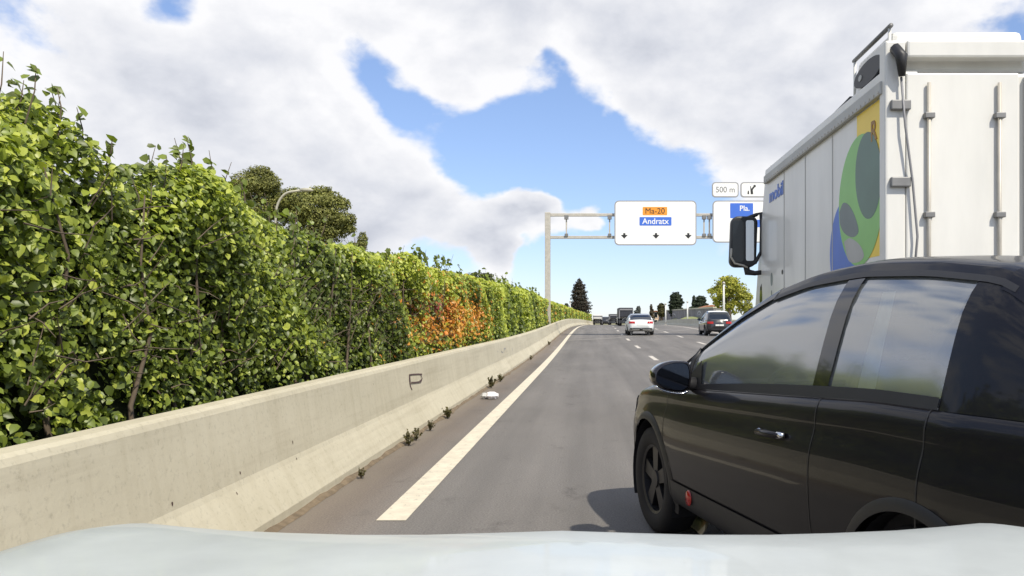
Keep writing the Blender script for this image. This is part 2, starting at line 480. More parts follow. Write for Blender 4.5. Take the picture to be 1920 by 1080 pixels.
M['plasterwhite'] = pmat('pale_plaster', (0.60, 0.57, 0.50), 0.85, var=0.10, scale=0.6)
M['tile'] = pmat('roof_tile', (0.33, 0.14, 0.07), 0.85, var=0.25, scale=3)
M['wallgrey'] = pmat('grey_wall', (0.20, 0.19, 0.205), 0.85, var=0.30, scale=0.5, bump=0.2)
M['graffiti'] = pmat('pale_graffiti', (0.42, 0.42, 0.44), 0.7, var=0.2, scale=2)
M['postwhite'] = pmat('white_post', (0.62, 0.62, 0.60), 0.5, var=0.06, scale=2)
M['curtain'] = pmat('dark_tarpaulin', (0.022, 0.024, 0.032), 0.6, var=0.25, scale=1.5, bump=0.2, bscale=2)
M['litterwhite'] = pmat('white_plastic_bag', (0.75, 0.73, 0.74), 0.4, var=0.1, scale=12, bump=0.4, bscale=18)
M['soil'] = pmat('soil', (0.16, 0.12, 0.075), 0.95, var=0.35, scale=10, bump=0.8, bscale=30)

# ------------------------------------------------------------------ ground and road
YS = np.concatenate([np.arange(-40, 0, 5), np.arange(0, 60, 1.0), np.arange(60, 160, 2.5), np.arange(160, 420, 10)])
def strip(x0, x1, ys, dz, nx=2):
    xs = np.linspace(x0, x1, nx)
    return [[P(x, y, dz) for x in xs] for y in ys]
gx = np.concatenate([[-4000, -1200, -300, -80, -20, -2.5], np.linspace(-1, 14, 6), [24, 80, 300, 1200, 4000]])
gy = np.concatenate([[-3000, -600, -150], YS, [460, 700, 1500, 4000, 8000]])
g = MB().grid([[(float(x + (cr(y) if y < 430 else cr(430.0))), float(y), float(zr(y) - 0.05)) for x in gx] for y in gy])
tag(g.build('ground', M['verge'], smooth=True), 'dry grassy ground beside the motorway', kind='structure')
road = MB().grid(strip(-2.35, 11.6, YS, 0.0, 12)).build('road', M['asphalt'], smooth=True)
tag(road, 'grey asphalt three lane motorway carriageway', kind='structure')
def marking(name, x0, x1, y0, y1, mat, n=2, dz=0.004):
    ys = np.linspace(y0, y1, n)
    o = MB().grid(strip(x0, x1, ys, dz)).build(name, mat, road)
    return o
marking('edge_line', -1.43, -1.23, 5.36, 200, M['line'], 120)
marking('edge_line', -1.43, -1.23, -30, 3.4, M['line'], 4)
for k in range(-5, 16):
    c = 27.5 + 9.0 * k
    marking('lane_dash', 2.12, 2.28, c - 1.4, c + 1.4, M['dash'], 4)
for k in range(-7, 14):
    c = 40.7 + 9.7 * k
    marking('lane_dash', 5.62, 5.80, c - 1.5, c + 1.5, M['dash'], 4)
marking('shoulder_line', 9.15, 9.35, -30, 220, M['dash'], 90)
seam = MB()
pth = [(-1.2, 44.5), (1.0, 47), (3.2, 52), (5.4, 59), (8.0, 67), (9.1, 72)]
seam.grid([[P(x, y - 0.30, 0.003), P(x, y + 0.30, 0.003)] for x, y in pth])
seam.build('repair_seam', pmat('seam_filler', (0.24, 0.225, 0.20), 0.8, var=0.2, scale=3, world_co=True), road)

# ------------------------------------------------------------------ barrier on the left
def extrude_profile(prof, ys):
    return [[P(x, y, z) for x, z in prof] for y in ys]
bar = empty('concrete_barrier', (-2.2, 0, 0))
tag(bar, 'long sloped concrete safety barrier with a spray painted mark in front of hedge', 'barrier')
prof = [(-2.03, -0.02), (-2.035, 0.07), (-2.17, 0.31), (-2.185, 0.345), (-2.25, 0.78), (-2.265, 0.81), (-2.29, 0.825), (-2.40, 0.825), (-2.425, 0.80), (-2.46, -0.02)]
ysb = np.concatenate([np.arange(-12, 0, 2), np.arange(0, 60, 0.5), np.arange(60, 175, 2.5)])
EX = lambda pr, ys: [[(p[0] + 2.2, p[1], p[2]) for p in row] for row in extrude_profile(pr, ys)]
bb = MB().grid(EX(prof, ysb))
bb.build('barrier_body', M['concrete'], bar)
def on_barrier(Y, z, d=0.004):
    zz = [p[1] for p in prof[:6]]; xx = [p[0] for p in prof[:6]]
    return Vector((np.interp(z, zz, xx) + d + 2.2 + float(cr(Y)), Y, z + float(zr(Y))))
def stroke(mb, pts, w, d=0.004):
    """a flat painted stroke on the barrier face through (Y, z) points"""
    n = len(pts)
    rows = []
    for i, (y, z) in enumerate(pts):
        y0, z0 = pts[max(i - 1, 0)]; y1, z1 = pts[min(i + 1, n - 1)]
        L = math.hypot(y1 - y0, z1 - z0) or 1
        ny, nz = -(z1 - z0) / L, (y1 - y0) / L
        ww = w[i] if isinstance(w, (list, tuple)) else w
        rows.append([on_barrier(y + ny * ww / 2, z + nz * ww / 2, d), on_barrier(y - ny * ww / 2, z - nz * ww / 2, d)])
    mb.grid(rows)
def wallpt(px, py):
    """(Y, z) of the barrier's upper face seen at a frame position"""
    X = -2.23
    for _ in range(4):
        Y = F * X / (px - CX); z = H0 + (CY - py) * Y / F
        X = float(np.interp(z, [0.07, 0.31, 0.78, 0.825], [-2.035, -2.17, -2.25, -2.28]))
    return (Y, z)
mk = MB()
stroke(mk, [wallpt(768, 703), wallpt(768.5, 712), wallpt(769, 719), wallpt(771, 727), wallpt(773.5, 731)], [0.05, 0.07, 0.06, 0.035, 0.012])
stroke(mk, [wallpt(767, 703), wallpt(775, 702), wallpt(784, 701.5), wallpt(791, 702)], 0.018, 0.006)
stroke(mk, [wallpt(790, 701), wallpt(789, 705), wallpt(791.5, 709), wallpt(790, 713), wallpt(787, 715.5)], 0.030, 0.008)
stroke(mk, [wallpt(770, 717.5), wallpt(779, 717), wallpt(789, 715.5)], 0.018, 0.010)
tag(mk.build('spray_mark', M['spray'], bar, fix=False), 'dark spray painted P shaped mark on the barrier')
mk = MB()
for pts in ([(939, 653), (940, 659), (943, 661)], [(945, 661), (945.5, 654), (948, 653), (949.5, 660)], [(961, 652), (961, 658)], [(933, 658), (934, 660)]):
    mk = MB(); stroke(mk, [wallpt(*q) for q in pts], 0.028)
    mk.build('scrawl', M['inkgrey'], bar, fix=False)
chips = MB()
for (px, py, r) in ((550, 829, 0.010), (325, 944, 0.009), (452, 886, 0.008), (444, 925, 0.006), (556, 860, 0.006), (700, 720, 0.006)):
    Y, z = wallpt(px, py)
    c = on_barrier(Y, z, 0.003)
    pts = [on_barrier(Y + r * math.cos(a) * random.uniform(0.6, 1.2), z + r * 1.5 * math.sin(a) * random.uniform(0.6, 1.2), 0.003) for a in np.linspace(0, 2 * math.pi, 9)[:-1]]
    chips.add(pts, [tuple(range(8))])
chips.build('chip_marks', M['spray'], bar, fix=False)['kind'] = 'stuff'
# dirt washed against the foot of the barrier
so = MB()
rows = []
for y in np.arange(3, 70, 0.16):
    w = 0.035 + 0.05 * (0.5 + 0.5 * math.sin(y * 1.7 + math.sin(y * 0.63) * 2)) * random.uniform(0.4, 1.3)
    h = 0.012 + 0.018 * random.random()
    rows.append([P(-2.036, y, h + 0.006), P(-2.036 + w * 0.5, y, h), P(-2.036 + w, y, 0.002)])
so.grid(rows)
tag(so.build('soil_drift', M['soil'], smooth=True), 'dirt gathered along the foot of the barrier', kind='stuff')

# ------------------------------------------------------------------ hedge behind the barrier
def wob(seed, n=7, f0=0.6, f1=6.0):
    r = np.random.default_rng(seed)
    k = r.uniform(f0, f1, (n, 2)); ph = r.uniform(0, 6.28, n); a = 1 / (0.6 + np.linalg.norm(k, axis=1)); a /= a.sum()
    return lambda y, z: (a[:, None] * np.sin(k[:, :1] * np.atleast_1d(y)[None] + k[:, 1:] * np.atleast_1d(z)[None] + ph[:, None])).sum(0)
w_front, w_gap, w_hue, w_top = wob(1, 9, 0.5, 5), wob(2, 9, 1.5, 7), wob(3, 7, 0.4, 3), wob(4, 8, 0.6, 5)
TOPY = [0, 3, 4.3, 4.6, 4.85, 5.3, 5.9, 6.5, 7, 8, 9.4, 12, 14, 19, 27, 38, 52, 87, 150, 200]
TOPZ = [2.35, 2.36, 2.40, 2.36, 2.16, 2.36, 2.38, 2.31, 2.26, 2.18, 2.19, 2.24, 2.28, 2.32, 2.52, 2.62, 2.62, 2.70, 2.5, 2.3]
def htop(Y): return np.interp(Y, TOPY, TOPZ)
LEAF8 = np.array([(0, 0, 0), (-.33, .22, .10), (.33, .22, .10), (-.30, .60, .08), (.30, .60, .08), (0, 1.0, -.08), (0, .25, 0), (0, .62, .01)])
LEAF8F = [(0, 6, 1), (0, 2, 6), (6, 7, 3, 1), (6, 2, 4, 7), (7, 5, 3), (7, 4, 5)]
LEAF4 = np.array([(0, 0, 0), (-.42, .45, .05), (0, 1.0, 0), (.42, .45, .05)])
LEAF4F = [(0, 3, 2, 1)]
def leaves_mesh(name, pos, nrm, tip, size, col, shape=LEAF8, faces=LEAF8F):
    n = len(pos)
    nrm = nrm / np.linalg.norm(nrm, axis=1, keepdims=True)
    tip = tip - nrm * (tip * nrm).sum(1, keepdims=True)
    tip = tip / (np.linalg.norm(tip, axis=1, keepdims=True) + 1e-9)
    side = np.cross(tip, nrm)
    k = len(shape)
    V = pos[:, None, :] + size[:, None, None] * (shape[None, :, 0:1] * side[:, None, :] + (shape[None, :, 1:2] - 0.5) * tip[:, None, :] + shape[None, :, 2:3] * nrm[:, None, :])
    V = V.reshape(-1, 3)
    lens = np.array([len(f) for f in faces]); flat_f = np.concatenate([np.array(f) for f in faces])
    loops = (np.arange(n)[:, None] * k + flat_f[None]).ravel()
    totals = np.tile(lens, n)
    starts = np.concatenate([[0], np.cumsum(totals)[:-1]])
    me = bpy.data.meshes.new(name)
    me.vertices.add(len(V)); me.vertices.foreach_set('co', V.astype(np.float32).ravel())
    me.loops.add(len(loops)); me.loops.foreach_set('vertex_index', loops.astype(np.int32))
    me.polygons.add(len(totals)); me.polygons.foreach_set('loop_start', starts.astype(np.int32))
    try: me.polygons.foreach_set('loop_total', totals.astype(np.int32))
    except Exception: pass
    me.update(calc_edges=True)
    ca = me.color_attributes.new('Col', 'FLOAT_COLOR', 'POINT')
    C = np.ones((n, k, 4), dtype=np.float32); C[:, :, :3] = col[:, None, :]
    ca.data.foreach_set('color', C.ravel())
    return me
def hedge_leaves(y0, y1, n, s0, s1):
    Y = rng.uniform(y0, y1, n)
    top = htop(Y) + 0.10 * w_top(Y, Y * 0) * 2
    zb = 0.74 + zr(Y)
    u = rng.beta(1.25, 1.0, n)
    z = zb + (top - zb) * u
    depth = rng.exponential(0.17, n)
    on_top = rng.random(n) < 0.16
    depth = np.where(on_top, rng.uniform(0, 0.75, n), depth)
    z = np.where(on_top, top - rng.exponential(0.05, n), z)
    front = -2.60 + 0.22 * w_front(Y, z) + 0.10 * w_gap(Y, z) - 0.22 * np.clip((z - top + 0.25) / 0.25, 0, 1) ** 2 + 0.04 * np.clip((1.1 - z), 0, 1)
    X = front - depth
    keep = (w_gap(Y * 1.9, z * 2.3) > -0.27) | (depth > 0.20) | (rng.random(n) < 0.16)
    Y, z, X, depth, top, on_top = (a[keep] for a in (Y, z, X, depth, top, on_top))
    n = len(Y)
    pos = np.stack([X + cr(Y), Y, z], 1)
    nrm = np.stack([np.full(n, 0.75), rng.normal(-0.35, 0.75, n), rng.normal(0.55, 0.75, n)], 1) + np.stack([np.zeros(n), np.zeros(n), np.clip((z - top + 0.35) / 0.35, 0, 1) * 1.0], 1)
    tip = np.stack([rng.normal(0.3, 0.5, n), rng.normal(0, 0.9, n), rng.normal(-0.9, 0.5, n)], 1)
    size = rng.uniform(s0, s1, n) * rng.choice([0.7, 1.0, 1.0, 1.2], n)
    # leaf colours: young yellow-green near the top and outside, darker with depth
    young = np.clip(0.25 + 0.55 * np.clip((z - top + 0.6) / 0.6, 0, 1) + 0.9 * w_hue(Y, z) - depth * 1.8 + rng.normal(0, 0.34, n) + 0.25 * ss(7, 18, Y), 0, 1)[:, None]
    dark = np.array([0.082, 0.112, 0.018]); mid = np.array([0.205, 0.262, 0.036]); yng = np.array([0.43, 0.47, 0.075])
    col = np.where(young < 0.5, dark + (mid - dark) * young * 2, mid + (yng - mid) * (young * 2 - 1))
    # the creeper has turned orange and red in one stretch
    cy, cz = 14.6, 1.30 
    q = np.exp(-(((Y - cy) / 2.4) ** 2 + ((z - cz) / 0.38) ** 2) ** 1.3)
    q2 = np.exp(-(((Y - 18.0) / 3.0) ** 2 + ((z - 1.36) / 0.42) ** 2) ** 1.3)
    pr = np.clip(0.86 * q + 0.68 * q2 + 0.9 * (w_gap(Y * 0.7, z) * np.maximum(q, q2)), 0, 0.9)
    autumn = rng.random(n) < pr
    autumn |= (rng.random(n) < 0.05 * ss(30, 60, Y)) | (rng.random(n) < 0.10 * np.exp(-((Y - 16.5) / 4.2) ** 2))
    a = rng.random(n)[:, None]
    redness = np.clip(np.exp(-(((Y - 13.6) / 1.5) ** 2 + ((z - 1.55) / 0.16) ** 2))[:, None] + rng.normal(0, 0.12, n)[:, None], 0, 1)
    oc = np.array([0.74, 0.27, 0.05]) * (1 - a) + np.array([0.50, 0.37, 0.06]) * a
    oc = oc * (1 - redness) + np.array([0.26, 0.040, 0.032]) * redness
    return pos, nrm, tip, size, col, oc, autumn, depth
hedge = empty('creeper_hedge', (0, 0, 0))
tag(hedge, 'tall leafy green creeper hedge behind the concrete barrier, turned orange in one patch', 'hedge')
acc = {'g8': [], 'g4': [], 'o': []}
near_pick = None
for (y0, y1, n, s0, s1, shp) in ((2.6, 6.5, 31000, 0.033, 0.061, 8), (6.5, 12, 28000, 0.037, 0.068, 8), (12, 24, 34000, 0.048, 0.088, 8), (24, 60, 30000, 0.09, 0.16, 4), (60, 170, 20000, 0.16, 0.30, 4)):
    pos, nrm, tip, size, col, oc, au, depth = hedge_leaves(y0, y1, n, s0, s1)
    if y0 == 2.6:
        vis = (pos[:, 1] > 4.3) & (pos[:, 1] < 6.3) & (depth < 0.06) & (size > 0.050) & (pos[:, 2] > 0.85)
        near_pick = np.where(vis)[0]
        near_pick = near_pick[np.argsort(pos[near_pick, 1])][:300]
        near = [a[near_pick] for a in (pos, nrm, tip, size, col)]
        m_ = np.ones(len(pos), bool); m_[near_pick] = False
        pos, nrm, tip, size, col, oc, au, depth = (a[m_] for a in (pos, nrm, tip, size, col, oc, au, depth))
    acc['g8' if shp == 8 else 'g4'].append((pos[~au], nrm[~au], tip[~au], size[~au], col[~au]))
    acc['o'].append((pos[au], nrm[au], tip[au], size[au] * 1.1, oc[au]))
# shoots standing up out of the top of the hedge
sh = []
stems = MB()
for i in range(150):
    Y = random.choice([random.uniform(3, 8), random.uniform(6, 16), random.uniform(14, 45)])
    if i < 14: Y = random.uniform(4.25, 4.62)
    if i in (14, 15): Y = [14.9, 13.0][i - 14]
    top = float(htop(Y) + 0.2 * w_top(np.array([Y]), np.array([0.0]))[0])
    hgt = random.uniform(0.05, 0.22) * (1 + Y / 40)
    if i in (14, 15): hgt = 0.30
    X0 = random.uniform(-3.2, -2.72) + float(cr(Y))
    a, b_ = random.uniform(-0.5, 0.6), random.uniform(-0.5, 0.5)
    p0 = Vector((X0, Y, top - 0.15)); p1 = p0 + Vector((a * hgt, b_ * hgt, hgt + 0.15))
    stems.tube([p0, (p0 + p1) / 2 + Vector((0.02, 0, 0.02)), p1], [0.005, 0.004, 0.002], 4)
    for k in range(random.randint(5, 9)):
        t_ = random.uniform(0.35, 1.0)
        q_ = p0.lerp(p1, t_)
        sh.append((q_.x + random.gauss(0, .02), q_.y + random.gauss(0, .02), q_.z, random.uniform(0.04, 0.075) * (1 + Y / 30)))
sh = np.array(sh)
ns = len(sh)
acc['g8'].append((sh[:, :3], np.stack([rng.normal(0.6, .5, ns), rng.normal(-.3, .6, ns), rng.normal(.7, .4, ns)], 1), rng.normal(0, 1, (ns, 3)) + [0, 0, -.3], sh[:, 3], np.array([0.15, 0.19, 0.03]) * rng.uniform(0.5, 1.3, (ns, 1))))
cat = lambda L: [np.concatenate([a[i] for a in L]) for i in range(5)]
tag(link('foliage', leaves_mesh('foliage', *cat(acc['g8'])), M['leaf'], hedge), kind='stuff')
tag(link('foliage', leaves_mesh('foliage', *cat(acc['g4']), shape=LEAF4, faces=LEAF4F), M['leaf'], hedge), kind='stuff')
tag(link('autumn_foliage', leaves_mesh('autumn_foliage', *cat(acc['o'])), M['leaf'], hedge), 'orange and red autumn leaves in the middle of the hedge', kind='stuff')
variants = []
for k in range(12):
    c = near[4][np.linspace(0, len(near[4]) - 1, 12).astype(int)[k]]
    variants.append(leaves_mesh('leaf', np.zeros((1, 3)), np.array([[0, 0, 1.0]]), np.array([[0, 1.0, 0]]), np.ones(1), np.array([c])))
for i in range(len(near_pick)):
    nn = Vector(near[1][i]).normalized(); tt = Vector(near[2][i]); tt = (tt - nn * tt.dot(nn)).normalized(); sd = tt.cross(nn)
    o = link('leaf', variants[i % 12], M['leaf'], hedge)
    s_ = float(near[3][i])
    mtx = Matrix(((sd.x, tt.x, nn.x, 0), (sd.y, tt.y, nn.y, 0), (sd.z, tt.z, nn.z, 0), (0, 0, 0, 1)))
    o.matrix_local = Matrix.Translation(Vector(near[0][i])) @ mtx @ Matrix.Diagonal((s_, s_, s_, 1))
stems.build('shoot_stems', M['bark'], hedge)['kind'] = 'stuff'
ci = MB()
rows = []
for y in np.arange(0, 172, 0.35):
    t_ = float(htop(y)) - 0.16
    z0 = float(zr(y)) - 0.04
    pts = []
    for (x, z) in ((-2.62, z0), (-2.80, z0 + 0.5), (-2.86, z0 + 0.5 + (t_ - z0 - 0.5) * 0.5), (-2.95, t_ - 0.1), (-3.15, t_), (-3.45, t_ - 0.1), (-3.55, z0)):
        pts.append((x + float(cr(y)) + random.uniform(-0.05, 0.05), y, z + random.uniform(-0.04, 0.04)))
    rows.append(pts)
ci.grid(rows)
ci.build('shaded_core', M['core'], hedge)  # dark sheet inside the hedge, with the inner shade put into its colour
tw = MB()
for i in range(420):
    y = random.uniform(3.2, 14); z = random.uniform(0.9, float(htop(y)) - 0.40); x = -2.62 - random.uniform(-0.10, 0.12)
    d_ = Vector((random.uniform(0, 0.7), random.gauss(0, 0.8), random.uniform(-0.4, 1.0))).normalized() * random.uniform(0.10, 0.34)
    tw.tube([(x, y, z), (x + d_.x * 0.5, y + d_.y * 0.5, z + d_.z * 0.5 + random.uniform(-.03, .03)), (x + d_.x, y + d_.y, z + d_.z)], [0.0045, 0.0035, 0.0015], 4, cap=False)
tag(tw.build('twigs', M['bark'], hedge), kind='stuff')
for i in range(26):
    y = 3.4 + i * 0.62 + random.uniform(-0.2, 0.2)
    x = -2.66 + random.uniform(-0.08, 0.03)
    pts = [(x, y, 0.0)]
    for k in range(1, 6):
        pts.append((x + random.uniform(-0.08, 0.05), y + random.uniform(-0.12, 0.12), 0.42 * k))
    MB().tube(pts, [0.022, 0.018, 0.015, 0.012, 0.008, 0.004], 6).build('stem', M['bark'], hedge, smooth=True)

# ------------------------------------------------------------------ trees
def tree(name, label, base, lobes, n, card, cols, trunk_r, trunk_top, limbs=6, group=None, shape=LEAF4, faces=LEAF4F, up=0.3, hollow=0.55, clump=0):
    """lobes: (centre, radii) in world space; leaf clumps spread through them"""
    t = empty(name, base)
    tag(t, label, 'tree', group)
    B = np.array(base)
    whole = lobes
    if clump:
        sub = []
        for (c, r) in lobes:
            for k in range(clump):
                d = rng.normal(0, 1, 3); d[2] = abs(d[2]) * 0.9 - 0.35; d /= np.linalg.norm(d)
                f = rng.uniform(0.32, 0.48)
                sub.append((tuple(np.array(c) + d * np.array(r) * (1.02 - f * 0.7)), tuple(np.array(r) * f * np.array([1.1, 1.1, 0.8]))))
            sub.append((c, tuple(np.array(r) * 0.92)))
        lobes = sub
    vol = np.array([r[0] * r[1] * r[2] for _, r in lobes]) ** 0.7
    cnt = np.maximum((n * vol / vol.sum()).astype(int), 30)
    ps, ns_, cs = [], [], []
    for (c, r), k in zip(lobes, cnt):
        d = rng.normal(0, 1, (k, 3)); d /= np.linalg.norm(d, axis=1, keepdims=True)
        rad = rng.uniform(hollow, 1.0, (k, 1)) ** 0.5
        lump = 1 + 0.16 * np.sin(d[:, :1] * 7 + c[0]) * np.sin(d[:, 1:2] * 6 + c[1]) + 0.12 * np.sin(d[:, 2:3] * 9 + c[2] * 3)
        p = np.array(c) + d * rad * lump * np.array(r)
        ps.append(p - B); ns_.append(d + rng.normal(0, 0.5, (k, 3)) + [0, 0, up])
        f = rng.random((k, 1)); f2 = rng.uniform(0.75, 1.25, (k, 1))
        cs.append((np.array(cols[0]) * (1 - f) + np.array(cols[1]) * f) * f2 * rng.uniform(0.72, 1.2))
    ps, ns_, cs = np.concatenate(ps), np.concatenate(ns_), np.concatenate(cs)
    m = len(ps)
    me = leaves_mesh('crown', ps, ns_, rng.normal(0, 1, (m, 3)), rng.uniform(card * 0.6, card * 1.3, m), cs, shape, faces)
    link('crown', me, M['needle'], t)
    tt = Vector(trunk_top) - Vector(base)
    bend = Vector((random.uniform(-.1, .1) * tt.z, random.uniform(-.1, .1) * tt.z, 0)) * 0.4
    MB().tube([(0, 0, -0.3), tuple(tt * 0.35 + bend), tuple(tt * 0.7 + bend * 0.6), tuple(tt)], [trunk_r, trunk_r * 0.8, trunk_r * 0.6, trunk_r * 0.35], 8).build('trunk', M['bark'], t, smooth=True)
    order = sorted(range(len(lobes)), key=lambda i: -vol[i])[:limbs]
    for i in order:
        e = Vector(lobes[i][0]) - Vector(base)
        s_ = tt * random.uniform(0.55, 0.85)
        MB().tube([tuple(s_), tuple(s_.lerp(e, 0.5) + Vector((0, 0, 0.1))), tuple(e)], [trunk_r * 0.4, trunk_r * 0.25, trunk_r * 0.12], 6).build('limb', M['bark'], t, smooth=True)
    return t
def gz(X, Y): return float(zr(Y)) - 0.05
def lob(px, py, rx, ry, Y, dy=0.0, ryd=None):
    c = at(px, py, Y); k = Y / F
    return ((c.x, c.y + dy, c.z), (rx * k, (ryd if ryd else (rx + ry) / 2) * k, ry * k))
PINE = ((0.11, 0.125, 0.035), (0.27, 0.265, 0.075))
Y = 60
l1 = [lob(480, 350, 44, 36, Y), lob(455, 368, 30, 26, Y, -.6), lob(502, 352, 24, 30, Y, .4), lob(475, 395, 50, 34, Y, .5), lob(512, 392, 26, 34, Y, .5), lob(436, 366, 24, 20, Y), lob(492, 328, 22, 16, Y)]
b1 = (at(486, 640, Y).x, Y, gz(0, Y))
tree('pine_tree', 'olive green umbrella pine with rounded crown, nearest the start of the hedge', b1, l1, 26000, 0.14, PINE, 0.28, at(480, 365, Y), 5, 'pines behind the hedge', clump=11)
l2 = [lob(590, 395, 46, 40, Y), lob(560, 378, 34, 24, Y, -.5), lob(596, 360, 24, 14, Y, .2), lob(622, 385, 30, 26, Y, .3), lob(646, 415, 20, 20, Y), lob(615, 425, 46, 26, Y, .4),
      lob(545, 400, 30, 34, Y, .5), lob(580, 440, 60, 24, Y, .6), lob(655, 430, 12, 10, Y)]
b2 = (at(592, 640, Y).x, Y + 1, gz(0, Y))
tree('pine_tree', 'broad dark umbrella pine behind the curved street lamp', b2, l2, 36000, 0.14, PINE, 0.34, at(590, 400, Y), 7, 'pines behind the hedge', clump=11)
l3 = [lob(680, 450, 9, 14, 70), lob(676, 462, 12, 12, 70)]
tree('small_pine', 'small pine top peeping over the hedge beside the umbrella pines', (at(680, 640, 70).x, 70, gz(0, 70)), l3, 1500, 0.14, PINE, 0.12, at(680, 455, 70), 2)
l4 = [lob(895, 524, 26, 14, 75), lob(870, 528, 18, 10, 75), lob(912, 522, 14, 11, 75), lob(890, 545, 30, 16, 75)]
tree('round_tree', 'low round tree top showing over the hedge before the gantry', (at(893, 640, 75).x, 75, gz(0, 75)), l4, 5000, 0.20, ((0.04, 0.055, 0.02), (0.10, 0.11, 0.04)), 0.2, at(893, 530, 75), 3)
Y = 150
cyp = []
for py, rx in ((531, 6), (538, 11), (548, 14), (558, 15), (568, 18), (576, 20), (584, 17), (592, 11), (598, 6)):
    cyp.append(lob(1086 + (2 if py > 565 else 0) + (3 if py > 588 else 0), py, rx, 8, Y))
tree('cypress_tree', 'dark pointed cypress at the far end of the hedge', (at(1092, 606, Y).x, Y, gz(0, Y)), cyp, 9000, 0.26, ((0.020, 0.022, 0.014), (0.055, 0.038, 0.024)), 0.3, at(1088, 550, Y), 3)
l = [lob(1062, 574, 4, 5, 160), lob(1058, 580, 6, 5, 160), lob(1066, 584, 6, 6, 160)]
tree('small_tree', 'small dark tree beside the cypress beyond the hedge', (at(1062, 606, 160).x, 160, gz(0, 160)), l, 1500, 0.25, ((0.03, 0.035, 0.015), (0.06, 0.07, 0.03)), 0.15, at(1062, 580, 160), 2)
# right-hand side
Y = 92
l = [lob(1362, 540, 26, 20, Y), lob(1345, 550, 18, 16, Y, -.4), lob(1385, 545, 20, 18, Y, .3), lob(1368, 525, 20, 9, Y), lob(1392, 562, 18, 20, Y), lob(1352, 566, 16, 12, Y, .5), lob(1375, 575, 20, 16, Y, .3), lob(1400, 580, 14, 14, Y)]
tree('yellowing_tree', 'yellow green leafy tree beside the white lorry', (at(1370, 615, Y).x, Y, gz(0, Y)), l, 9000, 0.22, ((0.22, 0.26, 0.04), (0.52, 0.48, 0.08)), 0.22, at(1366, 545, Y), 6, clump=7)
DK = ((0.018, 0.028, 0.016), (0.05, 0.07, 0.035))
Y = 165
tree('dark_tree', 'dark rounded evergreen tree behind the grey graffiti wall', (at(1268, 604, Y).x, Y, gz(0, Y)), [lob(1267, 558, 11, 10, Y), lob(1268, 566, 14, 9, Y), lob(1266, 574, 13, 8, Y), lob(1268, 584, 14, 10, Y)], 5000, 0.32, DK, 0.3, at(1268, 560, Y), 3)
tree('dark_tree', 'dark tree rising between a lamp post and the yellowing tree', (at(1313, 604, Y).x, Y, gz(0, Y)), [lob(1314, 562, 10, 8, Y), lob(1313, 572, 14, 9, Y), lob(1310, 582, 18, 10, Y)], 5000, 0.32, DK, 0.3, at(1313, 565, Y), 3)
tree('slim_tree', 'thin dark tree spike between the two dark evergreens', (at(1301, 604, Y).x, Y, gz(0, Y)), [lob(1301, 560, 2.5, 6, Y), lob(1301, 570, 4, 8, Y), lob(1301, 582, 5, 8, Y)], 1500, 0.3, DK, 0.15, at(1301, 570, Y), 1)
tree('olive_bush_tree', 'small olive brown tree beside the orange house', (at(1240, 606, Y).x, Y, gz(0, Y)), [lob(1240, 576, 7, 7, Y), lob(1241, 586, 8, 8, Y)], 2200, 0.3, ((0.05, 0.045, 0.015), (0.11, 0.10, 0.035)), 0.2, at(1240, 580, Y), 2)
tree('slim_tree', 'slender brownish tree between white saloon and orange house', (at(1221, 606, 175).x, 175, gz(0, 175)), [lob(1221, 577, 2.5, 6, 175), lob(1222, 586, 4, 8, 175), lob(1222, 596, 6, 8, 175)], 1500, 0.3, ((0.05, 0.04, 0.02), (0.09, 0.07, 0.035)), 0.15, at(1221, 582, 175), 1)
tree('slim_tree', 'hazy grey tree just above the white saloon roof', (at(1197, 606, 240).x, 240, gz(0, 240)), [lob(1197, 580, 4, 6, 240), lob(1195, 588, 6, 8, 240)], 1500, 0.4, ((0.06, 0.07, 0.07), (0.12, 0.13, 0.12)), 0.2, at(1197, 584, 240), 1)
l = [lob(1410, 590, 14, 12, 84), lob(1425, 596, 16, 14, 84), lob(1400, 598, 10, 8, 84), lob(1450, 600, 20, 14, 84), lob(1480, 598, 22, 16, 84)]
tree('roadside_bush', 'dark bushy shrub beneath the yellowing tree', (at(1425, 614, 84).x, 84, gz(0, 84)), l, 4000, 0.22, ((0.03, 0.035, 0.012), (0.09, 0.08, 0.03)), 0.12, at(1425, 600, 84), 3)

# ------------------------------------------------------------------ street lamps and posts
M['lampsteel'] = pmat('lamp_steel', (0.40, 0.38, 0.30), 0.6, 0.1, var=0.1, scale=4)
def curved_lamp(base, ztop, arm, label, group):
    t = empty('street_lamp', base); tag(t, label, 'street lamp', group)
    h = ztop - base[2]
    pts = [(0, 0, 0), (0, 0, h * 0.5), (0, 0, h - 1.5)]
    for k in range(1, 9):
        a = R(90 * k / 8)
        pts.append((arm * 0.62 * (1 - math.cos(a)), 0, h - 1.5 + 1.45 * math.sin(a)))
    pts.append((arm, 0, h + 0.05))
    MB().tube(pts, [0.11, 0.09] + [0.075] * (len(pts) - 2), 8).build('pole', M['lampsteel'], t, smooth=True)
    MB().tube([(arm - 0.15, 0, h + 0.05), (arm + 0.15, 0, h + 0.07), (arm + 0.55, 0, h + 0.06), (arm + 0.7, 0, h + 0.03)], [0.06, 0.12, 0.11, 0.03], 10).build('lamp_head', M['lampsteel'], t, smooth=True)
    return t
a = at(517, 640, 48)
curved_lamp((a.x, 48, gz(0, 48)), at(0, 358, 48).z, 1.55, 'curved arm street lamp in front of the umbrella pine', None)
